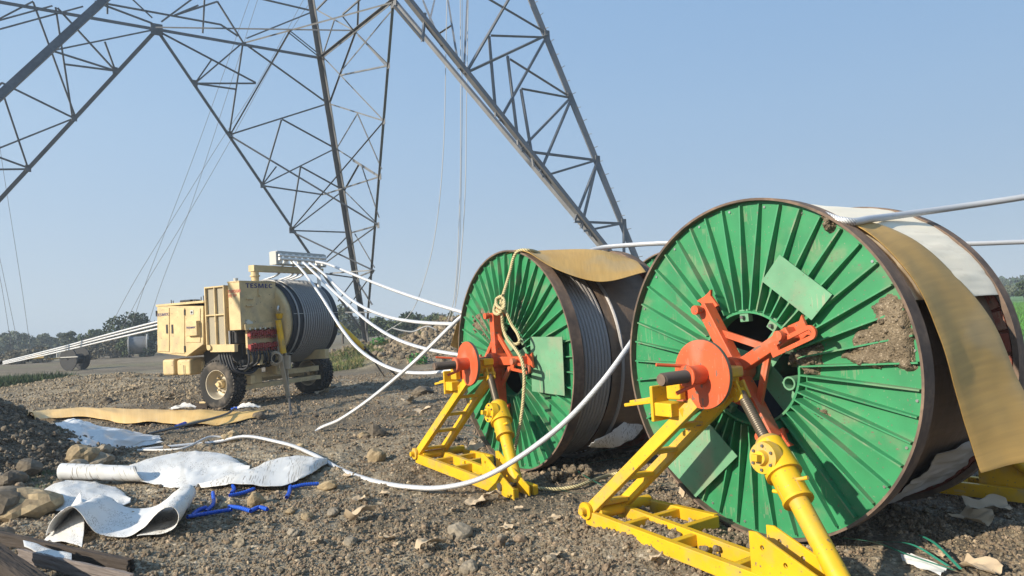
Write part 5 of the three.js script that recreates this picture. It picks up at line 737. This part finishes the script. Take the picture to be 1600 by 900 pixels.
    const t1 = [onG(66, 852, 0.01), onG(100, 828, 0.10), onG(126, 806, 0.2)], t2 = [onG(128, 858, 0.01), onG(132, 846, 0.09), onG(131, 822, 0.16)]; vinyl('white_sheet_corner', [t1, midrow(t1, t2, .02), t2], 'upturned cream-white sheet corner left in front of the curled sheet', 20, 10);
  }
  // timber, lower left
  const plank = (a, b, w, h, label, m, up = V(0, 1, 0)) => { const L = a.distanceTo(b); let g = new THREE.BoxGeometry(w, L, h, 8, 60, 8); g.translate(0, L / 2, 0); g.deleteAttribute('uv'); g.deleteAttribute('normal'); g = mergeVertices(g, 1e-4); const q = g.attributes.position;
    for (let i = 0; i < q.count; i++) { const x = q.getX(i), y = q.getY(i), z = q.getZ(i), s = Math.round(L * 1000) % 50, e = 1 - 0.10 * (Math.abs(x) > w * .45 && Math.abs(z) > h * .45 ? 1 : 0); const n = (fbm(y * 7 + s, x * 60 + z * 60, 4, 770) - .5) * .016, m2 = (fbm(y * 1.6, s, 2, 775) - .5) * .012; q.setXYZ(i, x * e + n * (x > 0 ? 1 : -1) * .6 + m2, y + (Math.abs(y) < .01 || y > L - .01 ? (fbm(x * 40, z * 40, 3, 780) - .5) * .08 : 0), z * e + n * (z > 0 ? 1 : -1)); }
    g = g.toNonIndexed(); g.computeVertexNormals(); g = boxUV(g, L); const uv = g.attributes.uv; for (let i = 0; i < uv.count; i++) uv.setXY(i, uv.getY(i), uv.getX(i)); frameTo(g, a, b, up); solo('timber_plank', g, m, label, 'plank'); };
  plank(at(-20, 836, 5.9), at(203, 884, 4.95), 0.05, 0.09, 'long narrow dark timber beam crossing the lower left corner', M.wood);
  plank(at(30, 868, 5.2), at(206, 908, 4.62), 0.025, 0.10, 'weathered grey-blue plank under the dark beam, lower left corner', M.greyWood, V(0, 1, 0.1));
  plank(at(-40, 850, 4.9), at(88, 940, 4.35), 0.14, 0.13, 'thick rough brown timber at the bottom left corner', M.wood);
  plank(at(-30, 890, 5.0), at(60, 943, 4.6), 0.12, 0.10, 'dark timber lying under the thick one at the bottom left corner', M.wood);
  { const a = [at(36, 846, 5.35), at(70, 856, 5.2), at(112, 868, 5.05)], b = [at(38, 856, 5.2), at(70, 868, 5.05), at(112, 878, 4.92)]; vinyl('white_sheet_strip', [a, b], 'narrow white strip showing between the dark beam and the grey plank', 12, 4); }
  // blue corrugated tubes
  const bl = [[[293, 815], [330, 808], [362, 803], 'long straight blue tube nearest the curled sheet'], [[322, 806], [333, 795], [333, 776], 'blue tube bent upright left of the tan stone'], [[300, 812], [310, 805], [322, 800], 'short blue tube behind the long straight one'], [[358, 798], [375, 801], [392, 806], 'pale blue thick tube right of the long straight one'], [[392, 806], [405, 800], [418, 803], 'crumpled blue tube end right of the tan stone'], [[358, 780], [378, 777], [398, 771], 'blue tube just under the edge of the white sheet'], [[362, 778], [366, 771], [364, 766], 'short blue stub poking out under the white sheet'], [[448, 784], [452, 776], [454, 766], 'short upright blue tube under the right white sheet'], [[456, 768], [475, 764], [498, 762], 'corrugated blue tube end, rightmost of the blue tubes']];
  bl.forEach(([a, b, c, l], i) => { const p = [a, b, c].map((q, j) => onG(q[0], q[1], 0.035)); const L = [tube(p, 0.0165, 24, 9)]; const cv = new THREE.CatmullRomCurve3(p); for (let k = 1; k < 12; k++) { const q = cv.getPoint(k / 12), d = cv.getTangent(k / 12); L.push(cyl(q, q.clone().addScaledVector(d, .008), .0195, .0195, 9)); } solo('blue_tube', merge(L), M.blue, l, 'tube', 'short blue tubes by the white sheets'); });
  { const a = onG(232, 684, .05), b = onG(345, 662, .12), c = onG(368, 652, .16); solo('steel_rod', tube([a, b, c], .022, 20, 8), M.steel, 'long grey rod with blue grips lying across the tan sheet', 'rod'); for (const [f, l] of [[[276, 671], [289, 667], ]].map(x => [x, ''])) solo('rod_grip', cyl(onG(...f[0], .03), onG(...f[1], .05), .045, .045, 10), M.blue, 'blue grip under the grey rod in front of the tan sheet', 'grip'); solo('rod_grip', cyl(onG(362, 653.5, .15), onG(371, 651.5, .17), .03, .03, 10), M.blue, 'blue tip at the upper end of the grey rod', 'grip'); }
  // stones one can point to
  const R = (px, py, w, label, m = M.rockTan, f = .75, d = 3) => { const p = onG(px, py), dep = p.distanceTo(O0), r = w / 2 / FOCAL * dep; const o = solo('stone', rockGeo(r, (px * 7 + py) % 97, d, f), m, label, 'stone'); o.position.copy(p).y += r * f * .45; o.rotation.y = px; };
  R(41, 806, 68, 'large yellow-brown boulder left of the curled white sheet'); R(12, 812, 62, 'dark brown boulder at the left edge', M.rockDark, .95); R(-2, 850, 40, 'dark stone half cut by the left edge above the timbers', M.rockDark);
  R(130, 725, 38, 'upright tan boulder under the plastic film', M.rockTan, .9); R(155, 728, 34, 'pale grey stone right of the upright tan boulder', M.rock); R(122, 738, 32, 'brown stone in front of the upright tan boulder', M.rock); R(168, 742, 22, 'small tan stone right behind the white roll', M.rockTan); R(164, 708, 22, 'flat grey stone at the lower edge of the plastic film', M.rock);
  R(92, 762, 18, 'dark stone at the end of the white roll', M.rockDark); R(20, 755, 34, 'grey stone on the foot of the spoil heap', M.rockDark); R(45, 742, 30, 'angular dark stone among the weeds at the heap', M.rockDark); R(55, 786, 20, 'small dark stone right of the large boulder', M.rockDark);
  R(356, 794, 22, 'round tan stone among the blue tubes', M.rockTan); R(400, 790, 26, 'brown upright stone at the right of the blue tubes', M.rockTan, 1); R(361, 690, 24, 'tan stone lying on the conductor near the plastic film', M.rockTan, .9);
  R(588, 720, 28, 'square tan stone left of the yellow stand', M.rockTan, .9); R(569, 684, 18, 'tan stone by a dark clod behind the conductor', M.rockTan); R(590, 682, 30, 'dark clod stone behind the conductor', M.rockDark); R(718, 838, 40, 'flat pale angular stone in the foreground', M.rock, .6); R(732, 893, 30, 'grey stone at the lower edge of the picture', M.rock); R(668, 888, 14, 'small pale stone left of the grey one at the lower edge', M.rock); R(458, 836, 18, 'small grey stone in the left foreground', M.rock); R(547, 850, 20, 'pale grey stone in the foreground, centre left', M.rock); R(513, 764, 30, 'tan pebble heap stone right of the blue tubes', M.rockTan, .5); R(783, 845, 16, 'small stone right of the flat pale one', M.rock); R(862, 876, 18, 'small pale stone in the right foreground', M.rock);
  R(406, 655, 20, 'grey stone at the right end of the tan sheet', M.rockDark, .9); R(168, 630, 16, 'dark stone on the ground behind the tan sheet', M.rockDark); R(660, 617, 34, 'dark mound of soil left of the orange disc', M.rockDark, .5); R(470, 700, 12, 'small tan stone near the conductor bend', M.rockTan); R(455, 803, 14, 'small tan stone below the right white sheet', M.rockTan); R(480, 812, 18, 'tan stone in front of the blue tubes', M.rockTan); R(520, 806, 20, 'flat brown stone right of the blue tubes', M.rock);
  { const p = onG(1130, 868), L = []; for (let i = 0; i < 70; i++) L.push(rockGeo(rr(.012, .03), i % 7, 1, .9).translate(rr(-.16, .16), rr(0, .11) , rr(-.14, .14))); const o = solo('soil_pile', merge(L), M.mud, 'small pile of dark clods inside the near stand frame', 'soil pile'); o.position.copy(p); o.position.y -= .02; }
  { const p = onG(890, 748), L = []; for (let i = 0; i < 60; i++) L.push(rockGeo(rr(.015, .045), i % 7, 1, .9).translate(rr(-.2, .2), rr(-.02, .10), rr(-.12, .12))); const o = solo('soil_pile', merge(L), M.mud, 'pile of pale clods right of the middle drum', 'soil pile'); o.position.copy(p); }
  // dry leaf and paper scraps
  const S = (px, py, w, label, lift = .02, curl = .5) => { const p = onG(px, py, lift), r = 0.8 * w / FOCAL * p.distanceTo(O0), a = rnd() * 3, i = px; const row = s => [-.5, -.2, .15, .5].map((x, k) => V(x * r * Math.cos(a) + s * r * .32 * Math.sin(a) * (k % 2 ? 1.3 : .7), Math.abs(Math.sin(k * 2.1 + i)) * r * .22 * curl + (s > 0 ? .18 * r * curl : 0), -x * r * Math.sin(a) + s * r * .32 * Math.cos(a) * (k % 2 ? 1.3 : .7)).add(p)); solo('dry_scrap', sheet([row(-1), row(0).map(v => v.add(V(0, -r * .05, 0))), row(1)], .0025, 14, 8, (q, u, v) => { q.y += (fbm(u * 4 + i, v * 4, 3, 740) - .4) * r * .22; }), M.scrap, label, 'dry scrap', null); };
  S(672, 862, 52, 'largest curled tan scrap in the foreground', .03, 1); S(560, 815, 56, 'long twisted tan scrap in the left foreground', .03, 1); S(770, 785, 34, 'tan scrap leaning on the end of the yellow rail', .05, .8); S(745, 790, 50, 'flat tan scrap in front of the yellow rail'); S(605, 848, 30, 'small curled scrap left of the largest one', .02, .8); S(792, 830, 26, 'pale scrap right of the flat pale stone'); S(868, 815, 22, 'small scrap in the right foreground, upper one'); S(855, 820, 14, 'tiny pale scrap beside the upper right one'); S(810, 800, 18, 'small pale scrap below the rope'); S(740, 863, 24, 'small pale scrap right of the largest one'); S(706, 803, 20, 'small scrap above the flat pale stone'); S(563, 785, 34, 'flat scrap below the conductor loop'); S(600, 775, 20, 'small scrap under the conductor loop'); S(540, 748, 20, 'small scrap above the conductor loop');
  S(870, 872, 26, 'pale scrap near the lower right of the foreground'); S(494, 852, 18, 'small pale scrap in the left foreground'); S(1020, 885, 30, 'tan scrap standing before the near stand', .03, 1); S(1090, 795, 60, 'dry brown leaf roll leaning on the near drum', .12, 1.4); S(750, 722, 44, 'large dry brown leaf inside the middle stand', .12, 1.2); S(660, 650, 46, 'dry brown sheet scrap left of the middle stand', .06, .6); S(640, 632, 34, 'dry brown scrap behind the middle stand', .05, .6); S(835, 715, 40, 'crumpled brown paper at the foot of the middle drum', .05, 1.4); S(1520, 822, 60, 'grey paper scrap on the ground right of the near drum', .03, .6); S(1545, 805, 60, 'pale plastic scrap beside the yellow stand at the right edge', .04, .6); S(1470, 870, 30, 'brown scrap by the green straps'); S(1530, 895, 60, 'brown scrap at the lower right edge'); S(1430, 885, 26, 'small scrap beside the white plastic strip');
  S(503, 618, 26, 'flat brown paper scrap by the far tensioner wheel', .06, .6); S(524, 613, 24, 'dark curled paper scrap right of the far tensioner wheel', .1, 1); S(262, 625, 26, 'tan scrap on the ground left of the near wheel', .03, .4);
  // green strapping
  const strap = (px, label, w = .034) => { const c = px.map(q => onG(q[0], q[1], (q[2] ?? .025) + .02)); solo('green_strap', sheet([c, c.map(p => p.clone().add(V(.004, .010, w)))], .0015, 50, 1), M.greenStrap, label, 'strap'); };
  strap([[618, 662], [650, 658, .05], [690, 660], [735, 672]], 'thin green strap behind the middle stand, upper one'); strap([[690, 690], [720, 686, .05], [760, 694]], 'thin green strap inside the middle stand'); strap([[870, 772], [905, 780], [960, 776, .04], [1040, 768]], 'green strap running right from the rope end'); strap([[868, 735], [920, 722, .05], [990, 714, .08], [1020, 716]], 'green strap curving under the middle drum'); strap([[895, 725], [905, 748, .04], [940, 768]], 'short green strap hooked beside the clods'); strap([[940, 762], [1010, 766, .05], [1070, 768]], 'green strap end left of the near stand leg'); strap([[880, 742], [960, 728, .05], [1012, 722]], 'second green strap curving under the middle drum'); strap([[1315, 852], [1370, 868, .05], [1420, 885, .04], [1490, 905]], 'long green strap at the lower right under the near drum', .03); strap([[1370, 858], [1420, 872, .06], [1480, 897]], 'second green strap at the lower right, just above the long one', .025); strap([[1435, 848], [1460, 868, .05], [1500, 903]], 'green strap at the lower right, rightmost of them', .025);
  { const a = [onG(1408, 876, .03), onG(1425, 882, .06), onG(1480, 900, .02)], b = [onG(1412, 883, .02), onG(1424, 892, .03), onG(1470, 905, .02)]; solo('plastic_scrap', sheet([a, b], .002, 16, 6, (q, u, v) => { q.y += (fbm(u * 6, v * 6, 3, 750) - .4) * .03; }), M.film, 'shiny clear plastic strip on the green straps at the lower right', 'plastic scrap'); }
  // coils of pale cable on the rubble
  solo('loose_cable', tube([onG(612, 503, .1), onG(628, 515, .12), onG(650, 518, .15), onG(668, 512, .2), onG(690, 518, .1), onG(710, 505, .2)].map((p, i) => at(612 + [0, 14, 34, 56, 80, 100][i], [512, 516, 518, 510, 519, 506][i], 29.5)), .035, 50, 6), M.paleWire, 'pale loose cable lying in curves on the rubble heap', 'cable');
}

renderer.render(scene, camera);
